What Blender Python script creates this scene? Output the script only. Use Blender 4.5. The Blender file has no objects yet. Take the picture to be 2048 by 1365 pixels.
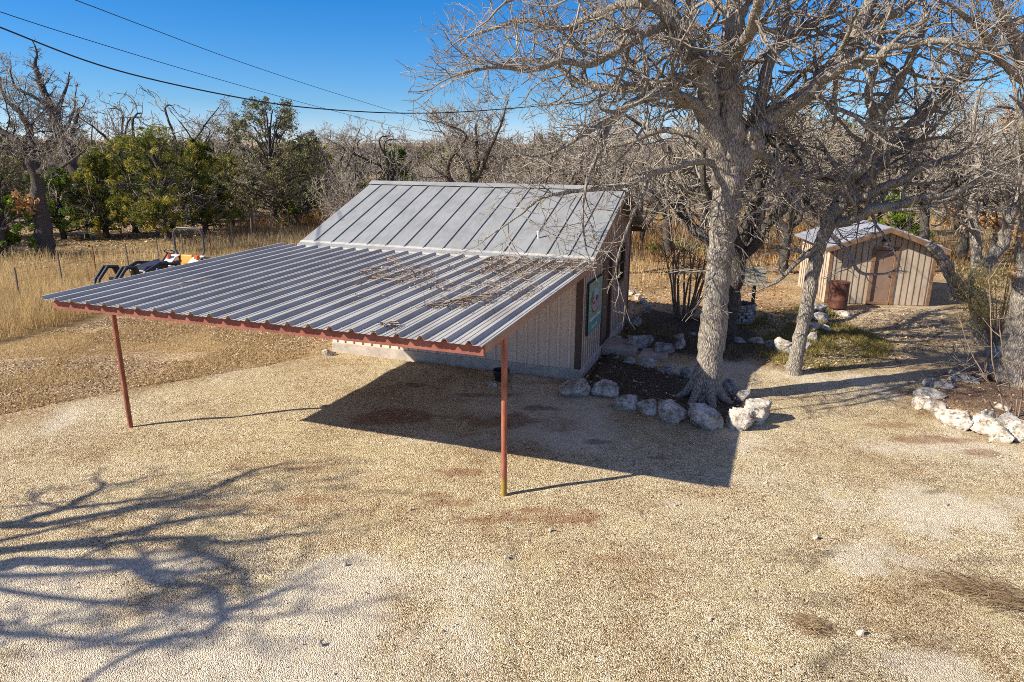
import bpy, math, random
import numpy as np
from mathutils import Vector, noise

SC = bpy.context.scene
COL = SC.collection
R = math.radians
rng = random.Random(7)
nrng = np.random.default_rng(11)

# ------------------------------------------------------------------ camera and survey helpers
F_PX, CAM_H, PITCH, ROLL = 1365.0, 4.7, .2706, .0061
AZ, HX, HY = .3463, 1.4393, 13.9708            # house: turn and front right corner
SUN_AZ, SUN_EL = .3079, .5815                  # direction shadows run (from +X), height of the sun
cF = np.array([0, math.cos(PITCH), -math.sin(PITCH)])
_u = np.array([0, math.sin(PITCH), math.cos(PITCH)]); _r = np.array([1.0, 0, 0])
cR = _r*math.cos(ROLL) + _u*math.sin(ROLL)
cU = _u*math.cos(ROLL) - _r*math.sin(ROLL)
C0 = np.array([0, 0, CAM_H])
UD = np.array([-math.cos(AZ), math.sin(AZ), 0]); VD = np.array([math.sin(AZ), math.cos(AZ), 0])
def ray(u, v): return cF + (u-1024)/F_PX*cR + (682.5-v)/F_PX*cU
def gz(u, v, z=0.0):
    d = ray(u, v); return C0 + d*((z-CAM_H)/d[2])
def atY(u, v, Y):
    d = ray(u, v); return C0 + d*(Y/d[1])
def bl(u, v, z=0.0):                           # house frame -> world
    return np.array([HX, HY, 0]) + u*UD + v*VD + np.array([0, 0, z])

cam = bpy.data.cameras.new('camera'); co = bpy.data.objects.new('camera', cam); COL.objects.link(co)
cam.sensor_width = 36; cam.lens = F_PX/2048*36; cam.clip_end = 9000; cam.clip_start = .1
from mathutils import Matrix
M3 = Matrix(((cR[0], cU[0], -cF[0]), (cR[1], cU[1], -cF[1]), (cR[2], cU[2], -cF[2])))
co.matrix_world = Matrix.Translation(Vector(C0)) @ M3.to_4x4()
SC.camera = co
SC.cycles.use_denoising = False; SC.cycles.pixel_filter_type = 'BLACKMAN_HARRIS'; SC.cycles.filter_width = .95
SC.cycles.sample_clamp_indirect = 4.0

# ------------------------------------------------------------------ light
SC.view_settings.view_transform = 'Standard'; SC.view_settings.look = 'None'
SC.view_settings.gamma = 1; SC.view_settings.use_curve_mapping = False
SC.view_settings.exposure = .80
w = bpy.data.worlds.new('World'); SC.world = w; w.use_nodes = True
nt = w.node_tree; bg = nt.nodes['Background']
sky = nt.nodes.new('ShaderNodeTexSky'); sky.sky_type = 'NISHITA'; sky.sun_disc = False
sky.sun_elevation = SUN_EL; sky.sun_rotation = math.atan2(-math.cos(SUN_AZ), -math.sin(SUN_AZ)) % (2*math.pi)
sky.altitude = 300; sky.air_density = 1.0; sky.dust_density = 0.0; sky.ozone_density = 4.0
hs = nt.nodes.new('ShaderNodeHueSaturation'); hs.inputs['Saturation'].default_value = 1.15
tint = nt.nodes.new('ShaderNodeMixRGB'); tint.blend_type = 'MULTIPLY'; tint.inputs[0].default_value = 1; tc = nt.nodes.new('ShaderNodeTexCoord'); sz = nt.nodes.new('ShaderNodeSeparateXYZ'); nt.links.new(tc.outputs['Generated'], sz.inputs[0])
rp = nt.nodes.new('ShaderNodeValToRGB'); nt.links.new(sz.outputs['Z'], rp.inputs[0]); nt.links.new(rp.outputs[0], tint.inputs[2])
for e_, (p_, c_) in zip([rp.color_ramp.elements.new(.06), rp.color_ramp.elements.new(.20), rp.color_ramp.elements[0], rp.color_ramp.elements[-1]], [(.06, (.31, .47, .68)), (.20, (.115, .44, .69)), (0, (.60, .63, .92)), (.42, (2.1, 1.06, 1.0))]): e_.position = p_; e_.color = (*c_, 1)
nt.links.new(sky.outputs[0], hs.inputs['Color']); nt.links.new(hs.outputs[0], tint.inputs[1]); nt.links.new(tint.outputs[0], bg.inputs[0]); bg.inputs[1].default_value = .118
sl = bpy.data.lights.new('sun', 'SUN'); so = bpy.data.objects.new('sun', sl); COL.objects.link(so)
sl.energy = 4.9; sl.angle = R(.55); sl.color = (1.0, .93, .82)
sd = Vector((math.cos(SUN_AZ)*math.cos(SUN_EL), math.sin(SUN_AZ)*math.cos(SUN_EL), -math.sin(SUN_EL)))
so.rotation_euler = sd.to_track_quat('-Z', 'Y').to_euler(); so.location = (-30, -10, 30)
SHV = np.array([math.cos(SUN_AZ), math.sin(SUN_AZ), 0])/math.tan(SUN_EL)   # shadow run per metre of height

# ------------------------------------------------------------------ materials
def new_mat(name):
    m = bpy.data.materials.new(name); m.use_nodes = True
    n = m.node_tree; b = n.nodes['Principled BSDF']
    return m, n, b
def N(n, t, **k):
    x = n.nodes.new(t)
    for a, v in k.items():
        if a.startswith('i_'):
            key = a[2:]
            x.inputs[int(key) if key.isdigit() else key].default_value = v
        else: setattr(x, a, v)
    return x
def ramp(n, stops):
    r = n.nodes.new('ShaderNodeValToRGB'); e = r.color_ramp.elements
    while len(e) < len(stops): e.new(.5)
    for x, (p, c) in zip(e, stops): x.position = p; x.color = (c[0], c[1], c[2], 1)
    return r
def mapped(n, scale, coord='Object'):
    t = n.nodes.new('ShaderNodeTexCoord'); mp = n.nodes.new('ShaderNodeMapping')
    mp.inputs['Scale'].default_value = scale if hasattr(scale, '__len__') else (scale,)*3
    n.links.new(t.outputs[coord], mp.inputs[0]); return mp.outputs[0]
def basic(name, stops, scale=3.0, rough=.8, bump=0.0, bscale=40.0, metal=0.0, spec=.3, detail=6, distortion=0.0, stretch=None, coord='Object'):
    """noise-driven colour plus fine bump"""
    m, n, b = new_mat(name)
    v = mapped(n, stretch if stretch else 1.0, coord)
    t = N(n, 'ShaderNodeTexNoise'); t.inputs['Scale'].default_value = scale; t.inputs['Detail'].default_value = detail
    t.inputs['Roughness'].default_value = .65; t.inputs['Distortion'].default_value = distortion
    n.links.new(v, t.inputs['Vector'])
    r = ramp(n, stops); n.links.new(t.outputs[0], r.inputs[0]); n.links.new(r.outputs[0], b.inputs['Base Color'])
    b.inputs['Roughness'].default_value = rough; b.inputs['Metallic'].default_value = metal
    b.inputs['Specular IOR Level'].default_value = spec
    if bump:
        t2 = N(n, 'ShaderNodeTexNoise'); t2.inputs['Scale'].default_value = bscale; t2.inputs['Detail'].default_value = 5
        n.links.new(v, t2.inputs['Vector'])
        bp = N(n, 'ShaderNodeBump'); bp.inputs['Strength'].default_value = bump; bp.inputs['Distance'].default_value = .02
        n.links.new(t2.outputs[0], bp.inputs['Height']); n.links.new(bp.outputs[0], b.inputs['Normal'])
    return m
def bark(name, dark, light, lichen, bump=1.0, scale=1.0):
    m, n, b = new_mat(name)
    v = mapped(n, (14*scale, 14*scale, 3.4*scale))
    vo = N(n, 'ShaderNodeTexVoronoi', feature='DISTANCE_TO_EDGE'); vo.inputs['Scale'].default_value = 2.6
    nz = N(n, 'ShaderNodeTexNoise'); nz.inputs['Scale'].default_value = 3; nz.inputs['Detail'].default_value = 8; nz.inputs['Roughness'].default_value = .7
    mixv = N(n, 'ShaderNodeMixRGB', blend_type='MIX'); mixv.inputs[0].default_value = .12
    n.links.new(v, mixv.inputs[1]); n.links.new(v, nz.inputs['Vector']); n.links.new(nz.outputs['Color'], mixv.inputs[2])
    n.links.new(mixv.outputs[0], vo.inputs['Vector'])
    add = N(n, 'ShaderNodeMath', operation='MULTIPLY_ADD'); add.inputs[1].default_value = 1.4
    n.links.new(vo.outputs['Distance'], add.inputs[0]); n.links.new(nz.outputs[0], add.inputs[2])
    r = ramp(n, [(.40, dark), (.62, [(a*.45+c*.55) for a, c in zip(dark, light)]), (.9, light)])
    n.links.new(add.outputs[0], r.inputs[0])
    v2 = mapped(n, 1.0); n2 = N(n, 'ShaderNodeTexNoise'); n2.inputs['Scale'].default_value = 2.3; n2.inputs['Detail'].default_value = 7
    n.links.new(v2, n2.inputs['Vector'])
    r2 = ramp(n, [(.55, (0, 0, 0)), (.68, (.7, .7, .7))]); n.links.new(n2.outputs[0], r2.inputs[0])
    mx = N(n, 'ShaderNodeMixRGB'); mx.inputs[2].default_value = (*lichen, 1)
    n.links.new(r2.outputs[0], mx.inputs[0]); n.links.new(r.outputs[0], mx.inputs[1]); n.links.new(mx.outputs[0], b.inputs['Base Color'])
    b.inputs['Roughness'].default_value = .9; b.inputs['Specular IOR Level'].default_value = .15
    bp = N(n, 'ShaderNodeBump'); bp.inputs['Strength'].default_value = bump; bp.inputs['Distance'].default_value = .03
    n.links.new(add.outputs[0], bp.inputs['Height']); n.links.new(bp.outputs[0], b.inputs['Normal'])
    return m
def attr_mat(name, stops, rough=.8, trans=0.0):
    """colour picked per leaf or blade from the 'rnd' attribute"""
    m, n, b = new_mat(name)
    a = N(n, 'ShaderNodeAttribute', attribute_name='rnd')
    r = ramp(n, stops); n.links.new(a.outputs['Fac'], r.inputs[0]); n.links.new(r.outputs[0], b.inputs['Base Color'])
    b.inputs['Roughness'].default_value = rough; b.inputs['Specular IOR Level'].default_value = .2
    if trans:
        out = n.nodes['Material Output']; tr = N(n, 'ShaderNodeBsdfTranslucent'); ms = N(n, 'ShaderNodeMixShader'); ms.inputs[0].default_value = trans
        n.links.new(r.outputs[0], tr.inputs[0]); n.links.new(b.outputs[0], ms.inputs[1]); n.links.new(tr.outputs[0], ms.inputs[2]); n.links.new(ms.outputs[0], out.inputs[0])
    return m

MAT = {}
MAT['siding'] = basic('siding', [(.3, (.62, .47, .36)), (.55, (.72, .555, .43)), (.75, (.77, .61, .485))], scale=1.6, rough=.75, bump=.12, bscale=60, stretch=(1, 1, .3))
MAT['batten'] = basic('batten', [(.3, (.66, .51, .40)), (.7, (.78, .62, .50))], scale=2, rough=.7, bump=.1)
MAT['trim'] = basic('trim', [(.3, (.085, .05, .036)), (.7, (.125, .078, .055))], scale=4, rough=.6, bump=.08)
MAT['fascia_brown'] = basic('fascia_brown', [(.3, (.32, .18, .115)), (.7, (.42, .245, .16))], scale=3, rough=.55, bump=.05)
MAT['door'] = basic('door', [(.3, (.15, .085, .058)), (.7, (.20, .12, .085))], scale=3, rough=.5, bump=.05)
MAT['concrete'] = basic('concrete', [(.3, (.34, .285, .23)), (.5, (.46, .395, .325)), (.72, (.58, .505, .42))], scale=5, rough=.9, bump=.3, bscale=50)
MAT['slab'] = basic('slab', [(.3, (.30, .245, .20)), (.7, (.48, .41, .34))], scale=4, rough=.9, bump=.3, bscale=50)
MAT['deadgrass'] = attr_mat('dead_grass', [(0, (.09, .055, .03)), (.5, (.24, .155, .08)), (1, (.52, .39, .21))], rough=.85)
MAT['roofleaf'] = attr_mat('roof_leaf', [(0, (.05, .035, .025)), (.4, (.16, .11, .075)), (.75, (.32, .235, .165)), (1, (.50, .42, .33))], rough=.85)
MAT['shed_batten'] = basic('shed_batten', [(.3, (.13, .08, .05)), (.7, (.24, .155, .10))], scale=4, rough=.8)
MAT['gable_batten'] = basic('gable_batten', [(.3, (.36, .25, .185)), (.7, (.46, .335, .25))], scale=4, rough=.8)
MAT['glass'] = basic('glass', [(0, (.012, .014, .016)), (1, (.02, .022, .025))], rough=.06, spec=.8)
MAT['white'] = basic('white_paint', [(.3, (.62, .6, .55)), (.7, (.75, .73, .68))], scale=8, rough=.5)
MAT['bark'] = bark('oak_bark', (.045, .036, .028), (.47, .405, .32), (.36, .345, .27))
MAT['bark_dark'] = bark('dark_bark', (.022, .018, .015), (.155, .132, .108), (.17, .155, .12))
MAT['twig'] = basic('twig_bark', [(.3, (.115, .092, .07)), (.5, (.27, .228, .178)), (.7, (.46, .405, .33))], scale=2.2, rough=.9, spec=.15)
MAT['twig_far'] = basic('grey_twig', [(.3, (.14, .112, .082)), (.5, (.31, .262, .20)), (.72, (.53, .47, .38))], scale=1.5, rough=.9, spec=.15)
MAT['stick'] = basic('stick_bark', [(.3, (.16, .11, .075)), (.7, (.34, .25, .17))], scale=4, rough=.9, spec=.15)
MAT['juniper'] = attr_mat('juniper_leaf', [(0, (.03, .048, .010)), (.35, (.10, .12, .02)), (.7, (.30, .28, .042)), (1, (.55, .42, .08))], rough=.7, trans=.35)
MAT['cedar'] = attr_mat('cedar_leaf', [(0, (.05, .09, .014)), (.5, (.14, .21, .03)), (1, (.30, .36, .06))], rough=.7, trans=.35)
MAT['liveoak'] = attr_mat('evergreen_oak_leaf', [(0, (.07, .072, .03)), (.5, (.18, .165, .075)), (1, (.34, .29, .14))], rough=.6, trans=.1)
MAT['fresh'] = attr_mat('bright_leaf', [(0, (.05, .10, .01)), (.5, (.14, .22, .022)), (1, (.30, .36, .045))], rough=.6, trans=.2)
MAT['yellow_fol'] = attr_mat('yellow_feathery_leaf', [(0, (.46, .34, .11)), (.5, (.74, .57, .20)), (1, (.92, .75, .34))], rough=.7, trans=.4)
MAT['brown_leaf'] = attr_mat('brown_leaf', [(0, (.22, .10, .04)), (.5, (.44, .23, .09)), (1, (.66, .41, .19))], rough=.8, trans=.2)
MAT['litter'] = attr_mat('leaf_litter', [(0, (.10, .06, .03)), (.35, (.28, .18, .09)), (.7, (.46, .33, .18)), (1, (.66, .52, .33))], rough=.85)
MAT['drygrass'] = attr_mat('dry_grass', [(0, (.28, .18, .07)), (.5, (.56, .40, .18)), (1, (.80, .64, .34))], rough=.8, trans=.35)
MAT['redgrass'] = attr_mat('red_grass', [(0, (.17, .075, .03)), (.5, (.36, .19, .07)), (1, (.55, .36, .16))], rough=.8, trans=.25)
MAT['greengrass'] = attr_mat('green_grass', [(0, (.08, .07, .018)), (.5, (.24, .195, .05)), (1, (.46, .36, .13))], rough=.7, trans=.2)
MAT['black'] = basic('black_paint', [(.3, (.012, .012, .013)), (.7, (.025, .025, .027))], scale=6, rough=.4, spec=.5)
MAT['tyre'] = basic('tyre_rubber', [(.3, (.015, .015, .015)), (.7, (.035, .033, .03))], scale=12, rough=.9, bump=.2)
MAT['orange'] = basic('orange_paint', [(.3, (.75, .24, .02)), (.7, (.85, .32, .03))], scale=4, rough=.4, spec=.5)
MAT['amber'] = basic('amber_lens', [(.3, (.8, .13, .02)), (.7, (.85, .17, .03))], scale=4, rough=.3, spec=.5)
MAT['blue'] = basic('blue_paint', [(.3, (.03, .07, .28)), (.7, (.05, .10, .36))], scale=4, rough=.4, spec=.5)
MAT['greymetal'] = basic('grey_steel', [(.3, (.25, .26, .27)), (.7, (.42, .42, .43))], scale=6, rough=.45, metal=.4)
MAT['cable'] = basic('cable_black', [(.3, (.02, .02, .022)), (.7, (.035, .035, .04))], rough=.6)
MAT['postwood'] = basic('weathered_post', [(.3, (.13, .10, .075)), (.7, (.32, .27, .21))], scale=7, rough=.9, bump=.3, stretch=(1, 1, .2))
MAT['rustpost'] = basic('rusty_post', [(.3, (.16, .06, .028)), (.7, (.30, .12, .05))], scale=8, rough=.85)
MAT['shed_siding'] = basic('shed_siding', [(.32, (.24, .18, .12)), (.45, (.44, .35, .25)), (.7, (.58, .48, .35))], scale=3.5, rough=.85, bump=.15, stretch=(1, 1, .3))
MAT['shed_trim'] = basic('shed_trim', [(.3, (.14, .078, .045)), (.7, (.30, .175, .095))], scale=5, rough=.8, bump=.2)
MAT['shed_door'] = basic('shed_door', [(.3, (.22, .14, .098)), (.7, (.30, .20, .14))], scale=3, rough=.7)
MAT['shingle'] = basic('wood_shingle', [(.3, (.07, .06, .045)), (.5, (.18, .17, .13)), (.7, (.32, .30, .24))], scale=9, rough=.95, bump=.5, bscale=30)

def metal_roof(name, c0, c1, metal, rough, streak=True):
    m, n, b = new_mat(name)
    v = mapped(n, (6, .35, 6)); t = N(n, 'ShaderNodeTexNoise'); t.inputs['Scale'].default_value = 1.6; t.inputs['Detail'].default_value = 7
    n.links.new(v, t.inputs['Vector'])
    v2 = mapped(n, 1.0); t2 = N(n, 'ShaderNodeTexNoise'); t2.inputs['Scale'].default_value = 1.3; t2.inputs['Detail'].default_value = 8
    n.links.new(v2, t2.inputs['Vector'])
    t3 = N(n, 'ShaderNodeTexVoronoi'); t3.inputs['Scale'].default_value = 55; n.links.new(v2, t3.inputs['Vector'])
    a = N(n, 'ShaderNodeMath', operation='ADD'); n.links.new(t.outputs[0], a.inputs[0]); n.links.new(t2.outputs[0], a.inputs[1])
    h = N(n, 'ShaderNodeMath', operation='MULTIPLY'); h.inputs[1].default_value = .5; n.links.new(a.outputs[0], h.inputs[0])
    r = ramp(n, [(.36, c0), (.58, c1)]); n.links.new(h.outputs[0], r.inputs[0])
    mx = N(n, 'ShaderNodeMixRGB', blend_type='MULTIPLY'); mx.inputs[0].default_value = .18
    n.links.new(r.outputs[0], mx.inputs[1]); n.links.new(t3.outputs['Color'], mx.inputs[2])
    n.links.new(mx.outputs[0], b.inputs['Base Color'])
    b.inputs['Metallic'].default_value = metal; b.inputs['Roughness'].default_value = rough
    v3 = mapped(n, (1.2, .5, 1)); t4 = N(n, 'ShaderNodeTexNoise'); t4.inputs['Scale'].default_value = 3; t4.inputs['Detail'].default_value = 3; n.links.new(v3, t4.inputs['Vector'])
    bp = N(n, 'ShaderNodeBump'); bp.inputs['Strength'].default_value = .35; bp.inputs['Distance'].default_value = .02; n.links.new(t4.outputs[0], bp.inputs['Height']); n.links.new(bp.outputs[0], b.inputs['Normal'])
    return m
MAT['galv'] = metal_roof('galvanised_sheet', (.33, .305, .26), (.47, .445, .385), .0, .6)
MAT['seam'] = metal_roof('standing_seam_sheet', (.25, .25, .235), (.32, .325, .305), .1, .6)
MAT['shed_roof'] = metal_roof('shed_metal', (.34, .35, .37), (.50, .51, .53), .4, .4)

def rust_paint(name, c0, c1, c2, scale=9):
    return basic(name, [(.28, c0), (.5, c1), (.72, c2)], scale=scale, rough=.65, bump=.15, bscale=80)
MAT['redfascia'] = rust_paint('red_oxide_fascia', (.19, .06, .04), (.27, .088, .058), (.36, .14, .095), 5)
MAT['rust'] = basic('rusty_barrel', [(.3, (.05, .022, .016)), (.5, (.13, .05, .032)), (.7, (.22, .10, .065))], scale=5, rough=.6, bump=.2, metal=.2)
def post_mat():
    m, n, b = new_mat('red_oxide_post')
    v = mapped(n, (1, 1, .35)); t = N(n, 'ShaderNodeTexNoise'); t.inputs['Scale'].default_value = 9; t.inputs['Detail'].default_value = 8
    n.links.new(v, t.inputs['Vector'])
    r = ramp(n, [(.3, (.13, .042, .022)), (.5, (.32, .095, .05)), (.72, (.46, .17, .09))]); n.links.new(t.outputs[0], r.inputs[0])
    tc = N(n, 'ShaderNodeTexCoord'); sx = N(n, 'ShaderNodeSeparateXYZ'); n.links.new(tc.outputs['Object'], sx.inputs[0])
    ad = N(n, 'ShaderNodeMath', operation='MULTIPLY_ADD'); ad.inputs[1].default_value = .12
    n.links.new(t.outputs[0], ad.inputs[0]); n.links.new(sx.outputs['Z'], ad.inputs[2])
    # old mustard undercoat showing on the foot of the right post only (x > -1 in the carport's frame)
    r2 = ramp(n, [(.26, (1, 1, 1)), (.36, (0, 0, 0))]); n.links.new(ad.outputs[0], r2.inputs[0])
    gt = N(n, 'ShaderNodeMath', operation='GREATER_THAN'); gt.inputs[1].default_value = -1; n.links.new(sx.outputs['X'], gt.inputs[0])
    ml = N(n, 'ShaderNodeMath', operation='MULTIPLY'); n.links.new(gt.outputs[0], ml.inputs[0]); n.links.new(r2.outputs[0], ml.inputs[1])
    mx = N(n, 'ShaderNodeMixRGB'); mx.inputs[2].default_value = (.30, .19, .03, 1)
    n.links.new(ml.outputs[0], mx.inputs[0]); n.links.new(r.outputs[0], mx.inputs[1]); n.links.new(mx.outputs[0], b.inputs['Base Color'])
    b.inputs['Roughness'].default_value = .6
    return m
MAT['post'] = post_mat()
def rock_mat(name, pale, mid, dark, spots=.5):
    m, n, b = new_mat(name)
    v = mapped(n, 1.0); t = N(n, 'ShaderNodeTexNoise'); t.inputs['Scale'].default_value = 5.5; t.inputs['Detail'].default_value = 12; t.inputs['Roughness'].default_value = .74
    n.links.new(v, t.inputs['Vector'])
    r = ramp(n, [(.38, dark), (.48, mid), (.58, pale)]); n.links.new(t.outputs[0], r.inputs[0])
    t2 = N(n, 'ShaderNodeTexNoise'); t2.inputs['Scale'].default_value = 15; t2.inputs['Detail'].default_value = 6; n.links.new(v, t2.inputs['Vector'])
    r2 = ramp(n, [(.56, (0, 0, 0)), (.68, (1, 1, 1))]); n.links.new(t2.outputs[0], r2.inputs[0])
    ml = N(n, 'ShaderNodeMath', operation='MULTIPLY'); ml.inputs[1].default_value = spots; n.links.new(r2.outputs[0], ml.inputs[0])
    mx = N(n, 'ShaderNodeMixRGB'); mx.inputs[2].default_value = (.10, .095, .085, 1)
    n.links.new(ml.outputs[0], mx.inputs[0]); n.links.new(r.outputs[0], mx.inputs[1]); n.links.new(mx.outputs[0], b.inputs['Base Color'])
    b.inputs['Roughness'].default_value = .92; b.inputs['Specular IOR Level'].default_value = .2
    bp = N(n, 'ShaderNodeBump'); bp.inputs['Strength'].default_value = 1.0; bp.inputs['Distance'].default_value = .07
    n.links.new(t.outputs[0], bp.inputs['Height']); n.links.new(bp.outputs[0], b.inputs['Normal'])
    return m
MAT['rock'] = rock_mat('limestone', (.68, .61, .51), (.46, .40, .325), (.17, .14, .105))
MAT['rock_white'] = rock_mat('white_limestone', (.72, .66, .55), (.56, .49, .39), (.24, .18, .12), .9)
MAT['rock_grey'] = rock_mat('grey_limestone', (.54, .495, .43), (.34, .31, .27), (.13, .115, .095), .8)

# ------------------------------------------------------------------ object helpers
def link_mesh(name, verts, faces, mat, parent=None, smooth=False):
    me = bpy.data.meshes.new(name); me.from_pydata([tuple(v) for v in verts], [], faces); me.update()
    if isinstance(mat, str): mat = MAT[mat]
    me.materials.append(mat)
    if smooth: me.polygons.foreach_set('use_smooth', [True]*len(me.polygons))
    o = bpy.data.objects.new(name, me); COL.objects.link(o)
    if parent: o.parent = parent
    return o
def np_mesh(name, V, Fc, mat, parent=None, smooth=False, rnd=None):
    """V (n,3), Fc (m,k): fast mesh; rnd: a value per face"""
    k = Fc.shape[1]; me = bpy.data.meshes.new(name)
    me.vertices.add(len(V)); me.vertices.foreach_set('co', np.asarray(V, np.float32).ravel())
    me.loops.add(Fc.size); me.loops.foreach_set('vertex_index', Fc.astype(np.int32).ravel())
    me.polygons.add(len(Fc)); me.polygons.foreach_set('loop_start', np.arange(0, Fc.size, k, dtype=np.int32))
    me.polygons.foreach_set('loop_total', np.full(len(Fc), k, dtype=np.int32))
    if smooth: me.polygons.foreach_set('use_smooth', np.ones(len(Fc), bool))
    if rnd is not None:
        a = me.attributes.new('rnd', 'FLOAT', 'FACE'); a.data.foreach_set('value', np.asarray(rnd, np.float32))
    me.update(calc_edges=True); me.validate()
    if isinstance(mat, str): mat = MAT[mat]
    me.materials.append(mat)
    o = bpy.data.objects.new(name, me); COL.objects.link(o)
    if parent: o.parent = parent
    return o
def tag(o, label=None, cat=None, group=None, kind=None):
    if label: o['label'] = label
    if cat: o['category'] = cat
    if group: o['group'] = group
    if kind: o['kind'] = kind
    return o
def empty(name, loc=(0, 0, 0), rz=0.0, label=None, cat=None, group=None):
    o = bpy.data.objects.new(name, None); COL.objects.link(o); o.location = tuple(loc); o.rotation_euler = (0, 0, rz)
    o.empty_display_size = .3
    return tag(o, label, cat, group)
def copy_tree(o, parent=None):
    c = o.copy(); COL.objects.link(c)
    if parent is not None: c.parent = parent
    for ch in [x for x in o.children]: copy_tree(ch, c)
    return c

class MB:
    def __init__(s): s.v = []; s.f = []
    def add(s, vs, fs):
        b = len(s.v); s.v += [tuple(map(float, x)) for x in vs]; s.f += [tuple(i+b for i in f) for f in fs]
    def box(s, x0, x1, y0, y1, z0, z1):
        s.add([(x0, y0, z0), (x1, y0, z0), (x1, y1, z0), (x0, y1, z0), (x0, y0, z1), (x1, y0, z1), (x1, y1, z1), (x0, y1, z1)],
              [(0, 3, 2, 1), (4, 5, 6, 7), (0, 1, 5, 4), (1, 2, 6, 5), (2, 3, 7, 6), (3, 0, 4, 7)])
    def prism(s, poly, ax, a0, a1):
        """extrude polygon [(p,q)] along axis ax ('x': p=y,q=z; 'y': p=x,q=z; 'z': p=x,q=y)"""
        n = len(poly)
        def P(p, q, a): return {'x': (a, p, q), 'y': (p, a, q), 'z': (p, q, a)}[ax]
        vs = [P(p, q, a0) for p, q in poly] + [P(p, q, a1) for p, q in poly]
        fs = [tuple(range(n))[::-1], tuple(range(n, 2*n))] + [(i, (i+1) % n, n+(i+1) % n, n+i) for i in range(n)]
        s.add(vs, fs)
    def bar(s, p0, p1, w, h=None, up=(0, 0, 1)):
        h = h or w; p0 = np.array(p0, float); p1 = np.array(p1, float); d = p1-p0; d /= np.linalg.norm(d)
        a = np.cross(d, up)
        if np.linalg.norm(a) < 1e-4: a = np.cross(d, (1, 0, 0))
        a /= np.linalg.norm(a); b = np.cross(a, d)
        c = [(-1, -1), (1, -1), (1, 1), (-1, 1)]
        vs = [p0+a*w/2*x+b*h/2*y for x, y in c]+[p1+a*w/2*x+b*h/2*y for x, y in c]
        s.add(vs, [(0, 1, 2, 3), (7, 6, 5, 4), (0, 4, 5, 1), (1, 5, 6, 2), (2, 6, 7, 3), (3, 7, 4, 0)])
    def tube(s, pts, rad, k=8, caps=True):
        pts = [np.array(p, float) for p in pts]; n = len(pts)
        rad = rad if hasattr(rad, '__len__') else [rad]*n
        d = [(pts[min(i+1, n-1)]-pts[max(i-1, 0)]) for i in range(n)]; d = [x/max(1e-9, np.linalg.norm(x)) for x in d]
        a = np.cross(d[0], (0, 0, 1))
        if np.linalg.norm(a) < .1: a = np.cross(d[0], (1, 0, 0))
        vs = []
        for i in range(n):
            a = a-d[i]*(a@d[i]); a /= max(1e-9, np.linalg.norm(a)); b = np.cross(d[i], a)
            for j in range(k):
                t = 2*math.pi*j/k; vs.append(pts[i]+rad[i]*(math.cos(t)*a+math.sin(t)*b))
        fs = [(i*k+j, i*k+(j+1) % k, (i+1)*k+(j+1) % k, (i+1)*k+j) for i in range(n-1) for j in range(k)]
        if caps: fs += [tuple(range(k))[::-1], tuple(range((n-1)*k, n*k))]
        s.add(vs, fs)
    def lathe(s, prof, k=24, c=(0, 0, 0)):
        vs = [(c[0]+r*math.cos(2*math.pi*j/k), c[1]+r*math.sin(2*math.pi*j/k), c[2]+z) for r, z in prof for j in range(k)]
        n = len(prof)
        fs = [(i*k+j, i*k+(j+1) % k, (i+1)*k+(j+1) % k, (i+1)*k+j) for i in range(n-1) for j in range(k)]
        fs += [tuple(range(k))[::-1], tuple(range((n-1)*k, n*k))]
        s.add(vs, fs)
    def build(s, name, mat, parent=None, smooth=False): return link_mesh(name, s.v, s.f, mat, parent, smooth)
def bevel(o, wd=.01, seg=2):
    m = o.modifiers.new('bevel', 'BEVEL'); m.width = wd; m.segments = seg; m.limit_method = 'ANGLE'; return o

# ------------------------------------------------------------------ ground
def axis(lo, hi, step, far):
    a = list(np.arange(lo, hi+1e-6, step)); s = step; x = hi
    while x < far: s *= 1.08; x += s; a.append(x)
    s = step; x = lo
    while x > -far: s *= 1.08; x -= s; a.insert(0, x)
    return np.array(a)
gx = axis(-16, 13, .075, 4000); gy = axis(4.0, 22, .075, 4000)
GX, GY = np.meshgrid(gx, gy); P2 = np.stack([GX.ravel(), GY.ravel()], 1)
def fbm(P, s, o=4, seed=0):
    """cheap value noise on numpy points"""
    r = np.zeros(len(P)); amp = 1.0; tot = 0
    for k in range(o):
        g = np.random.default_rng(seed*31+k).random((257, 257)); q = P*s*(2**k) + 37.3*k
        i = np.floor(q).astype(int); f = q-i; f = f*f*(3-2*f); i0 = i % 256
        a = g[i0[:, 0], i0[:, 1]]; b = g[i0[:, 0]+1, i0[:, 1]]; c = g[i0[:, 0], i0[:, 1]+1]; d = g[i0[:, 0]+1, i0[:, 1]+1]
        r += amp*((a*(1-f[:, 0])+b*f[:, 0])*(1-f[:, 1]) + (c*(1-f[:, 0])+d*f[:, 0])*f[:, 1]); tot += amp; amp *= .5
    return r/tot
def poly_sd(P, poly):
    """signed distance, positive inside"""
    poly = np.array(poly)[:, :2]; n = len(poly); ins = np.zeros(len(P), bool); dm = np.full(len(P), 1e9)
    for i in range(n):
        a, b = poly[i], poly[(i+1) % n]; e = b-a; w_ = P-a
        t = np.clip((w_@e)/max(e@e, 1e-9), 0, 1); dm = np.minimum(dm, np.linalg.norm(w_-t[:, None]*e, axis=1))
        c = ((a[1] <= P[:, 1]) != (b[1] <= P[:, 1])); xi = a[0]+(P[:, 1]-a[1])/np.where(abs(e[1]) < 1e-9, 1e-9, e[1])*e[0]
        ins ^= c & (P[:, 0] < xi)
    return np.where(ins, dm, -dm)
def pxpoly(l): return [gz(u, v)[:2] for u, v in l]
def sstep(x, a, b): t = np.clip((x-a)/(b-a), 0, 1); return t*t*(3-2*t)
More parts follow.
